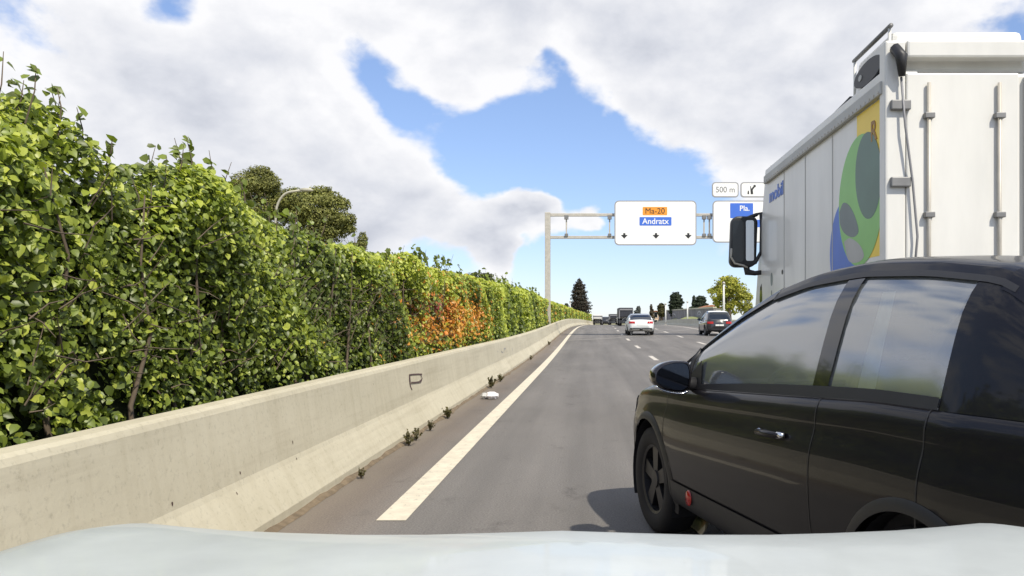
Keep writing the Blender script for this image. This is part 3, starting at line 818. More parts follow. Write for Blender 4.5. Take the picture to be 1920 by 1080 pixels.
for (px, py0, Yp, lab) in ((1248, 571, 120, 'thin white post by the bank near the white saloon'), (1289, 567, 118, 'thin white post in front of the grey wall'), (1357, 532, 80, 'pale lamp column in front of the yellowing tree'), (1069, 566, 140, 'thin pale lamp column beside the cypress')):
    a = at(px, py0, Yp)
    t = empty('lamp_column', (a.x, Yp, gz(0, Yp))); tag(t, lab, 'lamp column', 'pale roadside columns')
    h = a.z - gz(0, Yp)
    MB().tube([(0, 0, 0), (0, 0, h * 0.5), (0, 0, h)], [0.13, 0.11, 0.08], 8).build('pole', M['postwhite'], t, smooth=True)
    MB().tube([(0, 0, h), (0, 0, h + 0.1), (0, 0, h + 0.22)], [0.16, 0.15, 0.04], 8).build('lamp_head', M['galv'], t, smooth=True)
    MB().box((0, 0, 0.06), (0.4, 0.4, 0.1)).build('base_plate', M['galv'], t)

# ------------------------------------------------------------------ right-hand roadside
rb = empty('roadside_barrier', (11.0, 0, 0)); tag(rb, 'low pale concrete barrier along the far right edge of road', 'barrier')
prof2 = [(0.55, 0), (0.50, 0.08), (0.36, 0.32), (0.30, 0.82), (0.16, 0.82), (0.10, 0.32), (-0.06, 0.06), (-0.08, 0)]
M['palewall'] = pmat('pale_concrete', (0.50, 0.48, 0.38), 0.85, var=0.12, scale=1.5, bump=0.2)
MB().grid([[P(x, y, z) for x, z in prof2] for y in np.arange(0, 190, 2.0)]).build('barrier_body', M['palewall'], rb)
bank = MB()
rows = []
for y in np.arange(84, 230, 3.0):
    hh = 1.25 * float(ss(84, 110, y)) * (0.8 + 0.25 * math.sin(y * 0.21))
    rows.append([P(11.7, y, -0.03), P(12.6, y, 0.5 * hh + 0.1), P(14.2, y, hh + random.uniform(-.08, .08)), P(16.5, y, hh), P(19, y, -0.1)])
bank.grid(rows)
tag(bank.build('grass_bank', pmat('bank_grass', (0.22, 0.24, 0.09), 0.9, var=0.3, scale=1.2, bump=0.6, world_co=True), smooth=True), 'pale green grassy bank beyond the right barrier', kind='structure')
gw = empty('graffiti_wall', (17, 130, gz(0, 130))); tag(gw, 'long grey roadside wall with pale oval graffiti beneath dark trees', 'wall')
def wallY(px, X=17.0): return X * F / (px - CX)
ya, yb = wallY(1338), wallY(1218)
zb = gz(0, 130)
def wl_pt(u, v, d): return (d, u - 130, v - zb)
MB().prism([(ya, 0.3), (yb, -0.3), (yb, 3.5), (ya, 2.9)], wl_pt, 0.0, 0.35).build('wall_body', M['wallgrey'], gw)
MB().prism([(ya - .1, 2.9), (yb, 3.5), (yb, 3.7), (ya - .1, 3.1)], wl_pt, -0.08, 0.43).build('coping', M['palewall'], gw)
for (px, rx, rz_, z0, w) in ((1311, 2.8, 0.95, 1.75, 0.22), (1311, 1.6, 0.5, 1.75, 0.14), (1262, 6.0, 0.9, 1.7, 0.2), (1240, 5.0, 0.8, 1.9, 0.2)):
    yc = wallY(px)
    rows = []
    for k in range(33):
        a = 2 * math.pi * k / 32
        rows.append([wl_pt(yc + (rx - w * 2) * math.cos(a), z0 + (rz_ - w) * math.sin(a), -0.006), wl_pt(yc + rx * math.cos(a), z0 + rz_ * math.sin(a), -0.006)])
    MB().grid(rows).build('graffiti', M['graffiti'], gw)
def house(px0, px1, pyt, Y, label, wall, storeys=2, depth=8.0):
    a, b = at(px0, pyt, Y), at(px1, pyt, Y)
    w = b.x - a.x; z0 = gz(0, Y); h = a.z - z0
    t = empty('house', ((a.x + b.x) / 2, Y + depth / 2, z0)); tag(t, label, 'house', 'houses beyond the road')
    MB().box((0, 0, h / 2), (w, depth, h)).build('wall', wall, t)
    r = MB(); e = 0.35
    r.add([(-w / 2 - e, -depth / 2 - e, h), (w / 2 + e, -depth / 2 - e, h), (w / 2 + e, depth / 2 + e, h), (-w / 2 - e, depth / 2 + e, h), (0, -depth / 2 - e, h + w * 0.16), (0, depth / 2 + e, h + w * 0.16)],
          [(0, 1, 4), (2, 3, 5), (1, 2, 5, 4), (3, 0, 4, 5), (0, 3, 2, 1)])
    r.build('roof', M['tile'], t)
    nx = max(1, int(w / 2.2))
    for s in range(storeys):
        for i in range(nx):
            x = (i + 0.5) / nx * w - w / 2; z = h * (s + 0.5) / storeys
            f = MB().box((x, -depth / 2 - 0.02, z), (0.95, 0.10, 1.25)).build('window', M['plasterwhite'], t)
            MB().box((x, -depth / 2 - 0.06, z), (0.75, 0.06, 1.05)).build('pane', M['darkglass'], f)
    return t
house(1224, 1235, 584, 185, 'small orange plastered house between roadside trees', M['plaster'])
house(1318, 1352, 577, 150, 'low pale house behind the yellowing tree', M['plasterwhite'])
house(1204, 1216, 592, 230, 'distant pale house beyond the white saloon', M['plasterwhite'], 1)

# ------------------------------------------------------------------ sign gantry
GY = 50.0
gx0 = at(1027, 600, GY).x
ga = empty('sign_gantry', (gx0, GY, float(zr(GY)) - 0.03)); tag(ga, 'tall galvanised steel gantry spanning the motorway and carrying signs', 'gantry')
gz0 = float(zr(GY)) - 0.03
zt, zb_ = at(0, 403, GY).z - gz0, at(0, 445, GY).z - gz0
gxr = 12.6 - gx0
for x in (0.0, gxr):
    pm = MB(); pm.box((x, 0, (zt + 0.15) / 2), (0.34, 0.36, zt + 0.15)); pm.build('post', M['galv'], ga, bevel=0.02)
    MB().box((x, 0, 0.06), (0.7, 0.7, 0.12)).build('base_plate', M['galv'], ga, bevel=0.01)
for z in (zt, zb_):
    MB().box((gxr / 2, 0, z), (gxr - 0.34, 0.20, 0.18)).build('beam', M['galv'], ga, bevel=0.01)
for px in (1062, 1143, 1320, 1330):
    x = at(px, 0, GY).x - gx0
    MB().box((x, 0.0, (zt + zb_) / 2), (0.09, 0.09, zt - zb_ - 0.18)).build('brace', M['galv'], ga)
    MB().box((x, -0.06, zt - 0.16), (0.26, 0.24, 0.24)).build('clamp', M['galvdark'], ga)
    MB().box((x, -0.06, zb_ + 0.14), (0.22, 0.24, 0.16)).build('clamp', M['galvdark'], ga)
def text_part(body, size, mat, parent, loc, rot, name='lettering', bold=0.0, xs=1.0):
    cu = bpy.data.curves.new('text', 'FONT'); cu.body = body; cu.size = size; cu.align_x = 'CENTER'; cu.align_y = 'CENTER'; cu.extrude = 0.003; cu.offset = bold
    to = bpy.data.objects.new('text', cu); COL.objects.link(to)
    bpy.context.view_layer.update()
    me = bpy.data.meshes.new_from_object(to.evaluated_get(bpy.context.evaluated_depsgraph_get()))
    bpy.data.objects.remove(to); bpy.data.curves.remove(cu)
    me.materials.clear()
    o = link(name, me, mat, parent)
    o.location = loc; o.rotation_euler = rot; o.scale = (xs, 1, 1)
    return o
SY = GY - 0.32
def sign_board(px0, py0, px1, py1, name, label, group=None, r=0.28):
    a, b = at(px0, py1, SY), at(px1, py0, SY)
    w, h = b.x - a.x, b.z - a.z
    c = ((a.x + b.x) / 2, SY, a.z)
    t = empty(name, c); tag(t, label, 'road sign', group)
    fn = lambda u, v, d: (u, d, v + h / 2)
    MB().prism(rrect(w, h, r), fn, 0.0, 0.07).build('panel', M['signrim'], t)
    MB().prism(rrect(w - 0.14, h - 0.14, r - 0.05), fn, -0.008, 0.0).build('face', M['signwhite'], t)
    for x in (-w * 0.3, w * 0.3):
        MB().box((x, 0.13, h / 2), (0.10, 0.12, h * 0.96)).build('bracket', M['galvdark'], t)
    return t, w, h, c
def S(px, py, c): 
    p = at(px, py, SY); return (p.x - c[0], p.z - c[2])
def plate(t, c, px0, py0, px1, py1, mat, name, d0=-0.016, r=0.04):
    (x0, z1), (x1, z0) = S(px0, py0, c), S(px1, py1, c)
    return MB().prism(rrect(x1 - x0, z1 - z0, r, 3, (x0 + x1) / 2, (z0 + z1) / 2), lambda u, v, d: (u, d, v), d0, d0 + 0.007).build(name, mat, t)
t, w, h, c = sign_board(1152, 376, 1306, 460, 'direction_sign', 'white overhead direction sign with orange Ma-20 box and three down arrows', 'overhead signs')
plate(t, c, 1205, 388, 1251, 403.5, M['signorange'], 'route_box')
x, z = S(1228, 396, c); text_part('Ma-20', 0.50, M['ink'], t, (x, -0.021, z), (R(90), 0, 0), bold=0.0, xs=0.98)
plate(t, c, 1199, 407, 1259, 423, M['signblue'], 'destination_box')
x, z = S(1229, 415.3, c); text_part('Andratx', 0.50, M['inkwhite'], t, (x, -0.021, z), (R(90), 0, 0), bold=0.006, xs=0.98)
for px in (1170.5, 1230, 1290.5):
    x, z = S(px, 442, c); k = SY / F
    ar = [(-2.0, 5), (2.0, 5), (2.0, 1.5), (6.5, 1.5), (0, -5.5), (-6.5, 1.5), (-2.0, 1.5)]
    MB().prism([(x + u * k, z + v * k) for u, v in ar], lambda u, v, d: (u, d, v), -0.016, -0.009).build('arrow', M['ink'], t)
t, w, h, c = sign_board(1336, 376, 1466, 455, 'direction_sign', 'white overhead sign with blue destination boxes, partly behind the lorry mirror', 'overhead signs')
plate(t, c, 1369, 381, 1412, 409, M['signblue'], 'destination_box')
x, z = S(1393, 391, c); text_part('Pla.', 0.46, M['inkwhite'], t, (x + 0.1, -0.021, z), (R(90), 0, 0), bold=0.006)
plate(t, c, 1416, 412, 1460, 426, M['signblue'], 'destination_box')
ARR = [(-2.0, 5), (2.0, 5), (2.0, 1.5), (6.5, 1.5), (0, -5.5), (-6.5, 1.5), (-2.0, 1.5)]
t, w, h, c = sign_board(1335, 341.5, 1385, 370, 'distance_plate', 'small white plate reading 500 m above the overhead sign', 'plates on top of the overhead sign', r=0.2)
x, z = S(1360, 356, c); text_part('500 m', 0.50, M['inkgrey'], t, (x, -0.012, z), (R(90), 0, 0), bold=0.004, xs=0.95)
t, w, h, c = sign_board(1388.5, 341.5, 1438, 370, 'exit_plate', 'small white plate with black exit symbol beside the lorry roof', 'plates on top of the overhead sign', r=0.2)
k = SY / F
x, z = S(1403, 364, c)
for poly in ([(-1.6, 0), (1.6, 0), (0.9, 6.5), (-0.9, 6.5)], [(4.6, 0), (9.2, 0), (8.4, 8), (12.5, 13.5), (14, 13), (13.8, 17.5), (9.3, 17.0), (10.3, 15.6), (5.4, 10), (5.0, 15.0), (3.6, 15.0)]):
    MB().prism([(x + u * k, z + v * k) for u, v in poly], lambda u, v, d: (u, d, v), -0.016, -0.009).build('symbol', M['ink'], t)

# ------------------------------------------------------------------ cars
_BASIS = {}
def cspline(pts, n):
    """smooth curve through points, resampled to n"""
    pts = np.array(pts, float)
    m = len(pts) - 1
    if (m, n) not in _BASIS:
        B = np.zeros((n, m + 3))
        for k in range(n):
            u = k / (n - 1) * m
            i = min(int(u), m - 1); f = u - i
            B[k, i:i + 4] += 0.5 * np.array([-f + 2 * f * f - f ** 3, 2 - 5 * f * f + 3 * f ** 3, f + 4 * f * f - 3 * f ** 3, -f * f + f ** 3])
        _BASIS[(m, n)] = B
    return _BASIS[(m, n)] @ np.vstack([2 * pts[0] - pts[1], pts, 2 * pts[-1] - pts[-2]])
def smooth_tab(tab):
    xs = np.array([t[0] for t in tab]); ys = np.array([t[1] for t in tab])
    fx = np.linspace(xs[0], xs[-1], 400); fy = np.interp(fx, xs, ys)
    k = np.exp(-0.5 * (np.arange(-14, 15) / 6.0) ** 2); k /= k.sum()
    fy2 = np.convolve(np.pad(fy, 14, mode='reflect', reflect_type='odd'), k, 'valid')
    return lambda x: np.interp(x, fx, fy2)
class CarShape:
    def __init__(s, half, belt, deck, roof, wheel_x, wheel_r, tumble=0.17, bottom=0.24, rock=0.0):
        s.w, s.belt, s.deck, s.roof = smooth_tab(half), smooth_tab(belt), smooth_tab(deck), smooth_tab(roof)
        s.x0, s.x1 = half[0][0], half[-1][0]
        s.g0, s.g1 = roof[0][0], roof[-1][0]
        s.roof_tab = roof
        s.wx, s.wr, s.tumble, s.bottom = wheel_x, wheel_r, tumble, bottom
        s.zmax = max(r[1] for r in roof)
        s.cache = {}; s.gcache = {}
    def section(s, x, n=30):
        key = (round(float(x), 5), n)
        if key not in s.cache: s.cache[key] = s._section(x, n)
        return s.cache[key]
    def _section(s, x, n):
        w, b, d = float(s.w(x)), float(s.belt(x)), float(s.deck(x))
        e = max(0.0, (abs(x) - 1.75)) * 0.25
        zb = s.bottom + e
        hgt = b - zb
        pts = [(0, zb), (w * 0.6, zb), (w * 0.86, zb + 0.01), (w * 0.955, zb + 0.07), (w * 0.975, zb + hgt * 0.26), (w * 0.993, zb + hgt * 0.42), (w, zb + hgt * 0.58),
               (w * 0.992, zb + hgt * 0.72), (w * 0.965, zb + hgt * 0.83), (w * 0.955, zb + hgt * 0.93), (w * 0.90, b), (w * 0.70, b + (d - b) * 0.55), (w * 0.35, d), (0, d + 0.008)]
        return cspline(pts, n)
    def side(s, x, v, out=0.0):
        """point on the left flank, v from 0 sill to 1 belt"""
        sec = s.section(x, 53)
        p = sec[int(round(10 + v * 30))] if False else None
        t = (2.6 + v * 7.4) / 13.0 * 52
        i = min(int(t), 51); f = t - i
        q = sec[i] * (1 - f) + sec[i + 1] * f
        tg = sec[min(i + 1, 52)] - sec[i]
        nn = np.array([tg[1], -tg[0]]); nn /= (np.linalg.norm(nn) + 1e-9)
        q = q + nn * out
        return (x, q[0], q[1])
    def green(s, x, t, out=0.0):
        """point on the greenhouse, left half, t: 0 belt .. 0.62 rail .. 1 roof centre"""
        b = float(s.belt(x)) - 0.015; zt = max(float(s.roof(x)), b + 0.002)
        wb = float(s.w(x)) * 0.925
        full = s.zmax - b
        hgt = zt - b
        wr = wb - s.tumble * (hgt / full)
        wi = wr
        pts = [(wb, b), (wb - (wb - wr) * 0.28, b + hgt * 0.33), (wb - (wb - wr) * 0.62, b + hgt * 0.66), (wi - 0.015, b + hgt * 0.88), (wi - 0.075, b + hgt * 0.965), (wi * 0.62, b + hgt * 0.995), (wi * 0.3, b + hgt), (0, b + hgt)]
        key = round(float(x), 5)
        if key not in s.gcache: s.gcache[key] = cspline(pts, 57)
        sec = s.gcache[key]
        q_ = t * 56 if True else 0
        i = min(int(q_), 55); f = q_ - i
        q = sec[i] * (1 - f) + sec[i + 1] * f
        tg = sec[i + 1] - sec[i]
        nn = np.array([tg[1], -tg[0]]); nn /= (np.linalg.norm(nn) + 1e-9)
        q = q + nn * out
        return (x, q[0], q[1])
RAIL = 3.35 / 7.0
M['darkrim'] = pmat('dark_alloy', (0.045, 0.045, 0.048), 0.4, 0.7)
def build_car(root, S, paint, full=True, roofpaint=None, glass=None, cladding=True, pillars=(-0.32, -1.25), handles=(), rim=None):
    glass = glass or M['glass']
    roofpaint = roofpaint or paint
    xs = np.concatenate([[S.x0, S.x0 + 0.012, S.x0 + 0.035], np.arange(S.x0 + 0.07, S.x1 - 0.06, 0.035), [S.x1 - 0.035, S.x1 - 0.012, S.x1]])
    n = 34
    G = []
    for x in xs:
        sec = S.section(x, n)
        right = [(x, -p[0], p[1]) for p in sec[::-1]][:-1]
        left = [(x, p[0], p[1]) for p in sec]
        G.append(left[::-1] + [(q[0], q[1], q[2]) for q in right[::-1]][0:0] + [(x, -p[0], p[1]) for p in sec[1:]])
    G = np.array(G)            # from deck centre over the left flank to the floor, then the right flank up
    m, k = G.shape[:2]
    V = G.reshape(-1, 3).copy()
    Ra = S.wr + 0.055
    inside = np.zeros(len(V), bool)
    for wx in S.wx:
        dx, dz = V[:, 0] - wx, V[:, 2] - S.wr
        d = np.hypot(dx, dz)
        sel = (d < Ra) & (np.abs(V[:, 1]) > 0.52)
        inside |= sel
    faces = []
    for i in range(m - 1):
        for j in range(k - 1):
            f = (i * k + j, i * k + j + 1, (i + 1) * k + j + 1, (i + 1) * k + j)
            if all(inside[q] for q in f): continue
            c = V[list(f)].mean(0)
            if S.g0 + 0.12 < c[0] < S.g1 - 0.10 and abs(c[1]) < float(S.w(c[0])) * 0.86 and c[2] > 0.7: continue
            faces.append(f)
    for wx in S.wx:
        dx, dz = V[:, 0] - wx, V[:, 2] - S.wr
        d = np.hypot(dx, dz)
        sel = (d < Ra) & (np.abs(V[:, 1]) > 0.52)
        sc = np.where(d > 1e-4, Ra / np.maximum(d, 1e-4), 1)
        V[sel, 0] = wx + dx[sel] * sc[sel]; V[sel, 2] = S.wr + dz[sel] * sc[sel]
    faces += [tuple(range(k))[::-1], tuple((m - 1) * k + j for j in range(k))]
    mb = MB(); mb.v = [tuple(p) for p in V]; mb.f = faces
    me = mb.mesh('body', fix=True)
    bm = bmesh.new(); bm.from_mesh(me)
    bmesh.ops.delete(bm, geom=[v for v in bm.verts if not v.link_faces], context='VERTS')
    bmesh.ops.remove_doubles(bm, verts=bm.verts, dist=0.0005)
    bmesh.ops.recalc_face_normals(bm, faces=bm.faces)
    bm.to_mesh(me); bm.free()
    link('body', me, paint, root, smooth=True)
    # greenhouse
    roofx = [r[0] for r in S.roof_tab if r[1] > S.zmax - 0.09]
    rf, rr = max(roofx), min(roofx)
    def patch(x0, x1, t0, t1, side, nx=20, nt=8, out=0.0):
        return [[(lambda q: (q[0], q[1] * side, q[2]))(S.green(x, t, out)) for t in np.linspace(t0, t1, nt)] for x in np.linspace(x0, x1, nx)]
    def both(x0, x1, t0, nx=24, nt=8, out=0.0):
        ts = np.linspace(t0, 1.0, nt)
        rows = []
        for x in np.linspace(x0, x1, nx):
            L = [S.green(x, t, out) for t in ts]
            rows.append(L + [(q[0], -q[1], q[2]) for q in L[::-1][1:]])
        return rows
    MB().grid(both(rr, rf, RAIL, 26, 10)).build('roof', roofpaint, root, smooth=True)
    MB().grid(both(rf, S.g1, RAIL + 0.05, 22, 10)).build('windscreen', glass, root, smooth=True)
    MB().grid(both(S.g0, rr, RAIL + 0.05, 22, 10)).build('rear_window', glass, root, smooth=True)
    pb, pc = pillars
    for sd in (1, -1):
        MB().grid(patch(pb + 0.03, S.g1 - 0.06, 0.0, RAIL, sd, 26, 8, -0.004)).build('side_window', glass, root, smooth=True)
        MB().grid(patch(pc, pb - 0.03, 0.0, RAIL, sd, 22, 8, -0.004)).build('side_window', glass, root, smooth=True)
        pl = MB()
        # roof rail and A/C pillars: one ribbon along the rail of the greenhouse
        pl.grid(patch(rr, rf, RAIL - 0.055, RAIL + 0.02, sd, 30, 5, 0.006))
        pl.grid(patch(rf, S.g1 - 0.01, RAIL - 0.07, RAIL + 0.085, sd, 24, 5, 0.008))
        pl.grid(patch(S.g0, rr, RAIL - 0.10, RAIL + 0.075, sd, 20, 5, 0.006))
        pl.grid(patch(S.g0, pc, 0.0, RAIL, sd, 16, 8, 0.004))
        pl.build('pillar', paint, root, smooth=True)
        MB().grid([[(lambda q: (q[0], q[1] * sd, q[2]))(S.green(pb + o_ * 0.055 - 0.05 * t, t, 0.004)) for o_ in (-1, 1)] for t in np.linspace(0, RAIL, 9)]).build('door_pillar', M['gloss'], root, smooth=True)
        tr = MB()
        tr.grid([[(lambda q: (q[0], q[1] * sd, q[2]))(S.green(x, t, 0.009)) for t in (-0.0, 0.035)] for x in np.linspace(pc, S.g1 - 0.10, 40)])
        tr.grid(patch(rr - 0.05, rf, RAIL - 0.085, RAIL - 0.05, sd, 26, 2, 0.007))
        tr.build('window_trim', M['blackplastic'], root, smooth=True)
        # quarter-light bar and door shut lines
        if full:
            qx = S.g1 - 0.38
            qz = S.green(qx, RAIL * 0.9)
            MB().tube([(lambda q: (q[0], q[1] * sd, q[2]))(S.green(qx - 0.04 * k_, RAIL * 0.93 * k_, 0.004)) for k_ in (0.0, 0.33, 0.66, 1.0)], 0.014, 6).build('quarter_bar', M['blackplastic'], root, smooth=True)
            for gxp in (S.g1 - 0.16, pb - 0.03, pc + 0.03):
                MB().grid([[(lambda q: (q[0], q[1] * sd, q[2]))(S.side(gxp + o_ * 0.0035, v, 0.0015)) for o_ in (-1, 1)] for v in np.linspace(0.12, 0.97, 26)]).build('shut_line', M['blackplastic'], root)
            for hx in handles:
                hp = [(lambda q: Vector((q[0], (q[1] + dz_) * sd, q[2])))(S.side(hx + dx_, 0.66, 0.0)) for dx_, dz_ in ((0.11, 0.004), (0.085, 0.035), (0.0, 0.042), (-0.085, 0.035), (-0.11, 0.004))]
                hb = MB().tube(hp, [0.012, 0.014, 0.015, 0.014, 0.012], 8).build('door_handle', paint, root, smooth=True)
                for e in (0, -1):
                    MB().tube([hp[e] + Vector((0, 0.003 * sd, 0)), hp[e].lerp(hp[2], 0.24) + Vector((0, 0.016 * sd, 0))], [0.0135, 0.016], 8).build('chrome_tip', M['chrome'], hb, smooth=True)
        if cladding:
            MB().grid([[(lambda q: (q[0], q[1] * sd, q[2]))(S.side(x, v, 0.010)) for v in np.linspace(-0.05, 0.17, 6)] for x in np.linspace(S.wx[1] + Ra + 0.01, S.wx[0] - Ra - 0.01, 30)]).build('sill_cladding', M['blackplastic'], root, smooth=True)
        # wheel arches
        for wx in S.wx:
            ar = MB()
            yw = float(S.w(wx))
            ar.grid([[(wx + (Ra - 0.002) * math.cos(a), y * sd, S.wr + (Ra - 0.002) * math.sin(a)) for y in (0.50, yw * 0.96)] for a in np.linspace(R(-25), R(205), 26)])
            ar.add([(wx + Ra * math.cos(a), 0.50 * sd, S.wr + Ra * math.sin(a)) for a in np.linspace(R(-25), R(205), 26)], [tuple(range(26))])
            ar.build('wheel_arch', M['blackplastic'], root, smooth=False)
            if full:
                lip = MB()
                rows = []
                for a in np.linspace(R(-18), R(198), 40):
                    ca, sa = math.cos(a), math.sin(a)
                    pr_ = []
                    for rr_ in (Ra - 0.006, Ra + 0.018, Ra + 0.04):
                        x_, z_ = wx + rr_ * ca, S.wr + rr_ * sa
                        sec = S.section(x_, 53); best = sec[10:44]; y_ = float(np.interp(z_, best[:, 1], best[:, 0]))
                        pr_.append((x_, (y_ + (0.012 if rr_ < Ra + 0.03 else 0.002)) * sd, z_))
                    rows.append(pr_)
                lip.grid(rows).build('arch_lip', paint if not cladding else M['blackplastic'], root, smooth=True)
    # wheels
    for wx in S.wx:
        for sd in (1, -1):
            yo = float(S.w(wx)) - 0.03
            wt_ = 0.205
            r_ = S.wr
            w_e = empty('wheel', (wx, sd * (yo - wt_ / 2), r_)); w_e.parent = root
            pr = [(r_ * 0.64, -wt_ * .42), (r_ * 0.70, -wt_ * .5), (r_ * 0.90, -wt_ * .52), (r_ * 0.975, -wt_ * .44), (r_, -wt_ * .30), (r_, wt_ * .30), (r_ * 0.975, wt_ * .44), (r_ * 0.90, wt_ * .52), (r_ * 0.70, wt_ * .5), (r_ * 0.64, wt_ * .42)]
            MB().revolve(pr, 36, lambda a, b, c: (a, c, b)).build('tyre', M['tyre'], w_e, smooth=True)
            rimm = MB()
            rimm.revolve([(r_ * 0.65, sd * wt_ * .44), (r_ * 0.60, sd * wt_ * .40), (r_ * 0.58, sd * wt_ * .1), (0.0, sd * wt_ * .05)], 30, lambda a, b, c: (a, c, b))
            for q in range(5):
                a = 2 * math.pi * q / 5 + 0.3
                ca, sa = math.cos(a), math.sin(a)
                pts = []
                for (u, v) in ((0.03, -0.035), (r_ * 0.62, -0.05), (r_ * 0.62, 0.05), (0.03, 0.035)):
                    for dd in (0.20, 0.36):
                        pts.append(((u * ca - v * sa), sd * wt_ * dd, (u * sa + v * ca)))
                rimm.add(pts, [(0, 2, 4, 6), (1, 3, 5, 7), (0, 2, 3, 1), (2, 4, 5, 3), (4, 6, 7, 5), (6, 0, 1, 7)])
            rimm.revolve([(0.06, sd * wt_ * .30), (0.055, sd * wt_ * .40), (0.0, sd * wt_ * .41)], 16, lambda a, b, c: (a, c, b))
            rimm.build('rim', rim or M['rim'], w_e)
    return rf, rr
def patch_rear(S, root, mat, name, y0, y1, z0, z1, end, out=0.012, n=8, sides=(1, -1)):
    """a lamp or plate wrapped round the nose or tail: (y, z) range projected onto the end of the body"""
    for sd in sides:
        rows = []
        for y in np.linspace(y0, y1, n):
            row = []
            for z in np.linspace(z0, z1, 5):
                # march in from the end until the section is wide enough at this height
                xs = np.linspace(S.x0, S.x0 + 0.6, 90) if end < 0 else np.linspace(S.x1, S.x1 - 0.7, 90)
                hit = xs[-1]
                for x in xs:
                    sec = S.section(x, 40)
                    half = sec[6:]
                    k_ = np.argmax(half[:, 1]); 
                    yy = np.interp(z, half[:k_ + 1, 1], half[:k_ + 1, 0]) if half[0, 1] <= z <= half[k_, 1] else 0.0
                    if yy >= y: hit = x; break
                row.append((hit + (out if end > 0 else -out), (y + out * 0.6) * sd, z))
            rows.append(row)
        MB().grid(rows).build(name, mat, root, smooth=True)
def wing_mirror(root, S, sd, paint, x=0.55):
    y = float(S.w(x)) * 0.93
    z = float(S.belt(x)) + 0.035
    t = empty('wing_mirror', (x, sd * y, z)); t.parent = root
    # housing: rounded shell, wide towards the car, seen from behind as a five-sided lozenge
    outline = [(0.055, -0.055), (0.10, -0.075), (0.19, -0.062), (0.250, -0.030), (0.262, 0.015), (0.245, 0.055), (0.19, 0.088), (0.12, 0.097), (0.06, 0.085), (0.045, 0.02)]
    rings = []
    cx_ = sum(p[0] for p in outline) / len(outline); cz_ = sum(p[1] for p in outline) / len(outline)
    oc = cspline(outline + [outline[0]], 41)[:-1]
    for dx_, s_ in ((-0.055, 0.90), (-0.05, 1.0), (0.0, 1.0), (0.05, 0.93), (0.085, 0.75), (0.105, 0.45), (0.112, 0.0)):
        rings.append([(dx_, sd * (cx_ + (p[0] - cx_) * s_), cz_ + (p[1] - cz_) * s_ + 0.012) for p in oc])
    rings = np.array(rings).transpose(1, 0, 2)
    MB().grid(rings, closed_u=True).build('housing', paint, t, smooth=True)
    gl = [(-0.049, sd * (cx_ + (p[0] - cx_) * 0.88), cz_ + (p[1] - cz_) * 0.86 + 0.012) for p in oc]
    MB().add(gl, [tuple(range(len(gl)))]).build('mirror_glass', M['tintmirror'], t)
    st = [(-0.045, sd * (cx_ + (p[0] - cx_) * 1.02), cz_ + (p[1] - cz_) * 1.03 + 0.008) for p in [oc[i] for i in range(1, 13)]]
    MB().tube(st, 0.007, 6).build('chrome_strip', M['chrome'], t, smooth=True)
    MB().tube([(0.03, -0.03 * sd, -0.03), (0.02, 0.05 * sd, -0.02), (0.01, 0.10 * sd, 0.0)], [0.045, 0.034, 0.028], 10).build('mirror_arm', M['blackplastic'], t, smooth=True)
    MB().add([(0.20, -0.012 * sd, -0.03), (-0.07, -0.004 * sd, -0.03), (-0.02, -0.03 * sd, 0.11), (0.0, -0.032 * sd, 0.10)], [(0, 1, 2, 3)]).build('mirror_base', M['blackplastic'], t)
    return t
def seats(root, rows=((-0.10, 1.0), (-0.95, 0.96)), floor=0.38, wheel=True, wx=0.42):
    tub = MB()
    tub.box((-0.35, 0, floor), (2.3, 1.40, 0.06))
    tub.build('cabin_floor', M['interior'], root)
    for sd in (1, -1):
        MB().box((-0.35, sd * 0.735, 0.68), (2.3, 0.05, 0.56)).build('door_card', M['interior'], root, bevel=0.015)
    MB().box((0.80, 0, 0.82), (0.42, 1.42, 0.34), taper=0.86).build('dashboard', M['interior'], root, bevel=0.05)
    for (x, top) in rows:
        for y in (0.36, -0.36):
            s_ = empty('seat', (x, y, floor)); s_.parent = root
            MB().box((0.16, 0, 0.16), (0.52, 0.50, 0.18)).build('cushion', M['seat'], s_, bevel=0.05)
            b = MB(); b.add([(-0.06, -.25, .15), (0.08, -.25, .15), (0.08, .25, .15), (-0.06, .25, .15), (-0.30, -.22, .78), (-0.18, -.22, .80), (-0.18, .22, .80), (-0.30, .22, .78)],
                            [(3, 2, 1, 0), (4, 5, 6, 7), (0, 1, 5, 4), (1, 2, 6, 5), (2, 3, 7, 6), (3, 0, 4, 7)])
            b.build('backrest', M['seat'], s_, bevel=0.05)
            MB().box((-0.265, 0, 0.90), (0.09, 0.26, 0.17), taper=0.85).build('headrest', M['seat'], s_, bevel=0.04)
    if wheel:
        c = Vector((wx, 0.36, 0.92)); ax = Vector((-0.90, 0, 0.44)).normalized(); u = Vector((0, 1, 0)); v = ax.cross(u)
        MB().tube([c + (u * math.cos(a) + v * math.sin(a)) * 0.185 for a in np.linspace(0, 2 * math.pi, 30)], 0.015, 8).build('steering_wheel', M['blackplastic'], root, smooth=True)
        MB().tube([c - u * 0.17, c, c + u * 0.17], 0.016, 6).build('steering_spoke', M['chrome'], root, smooth=True)

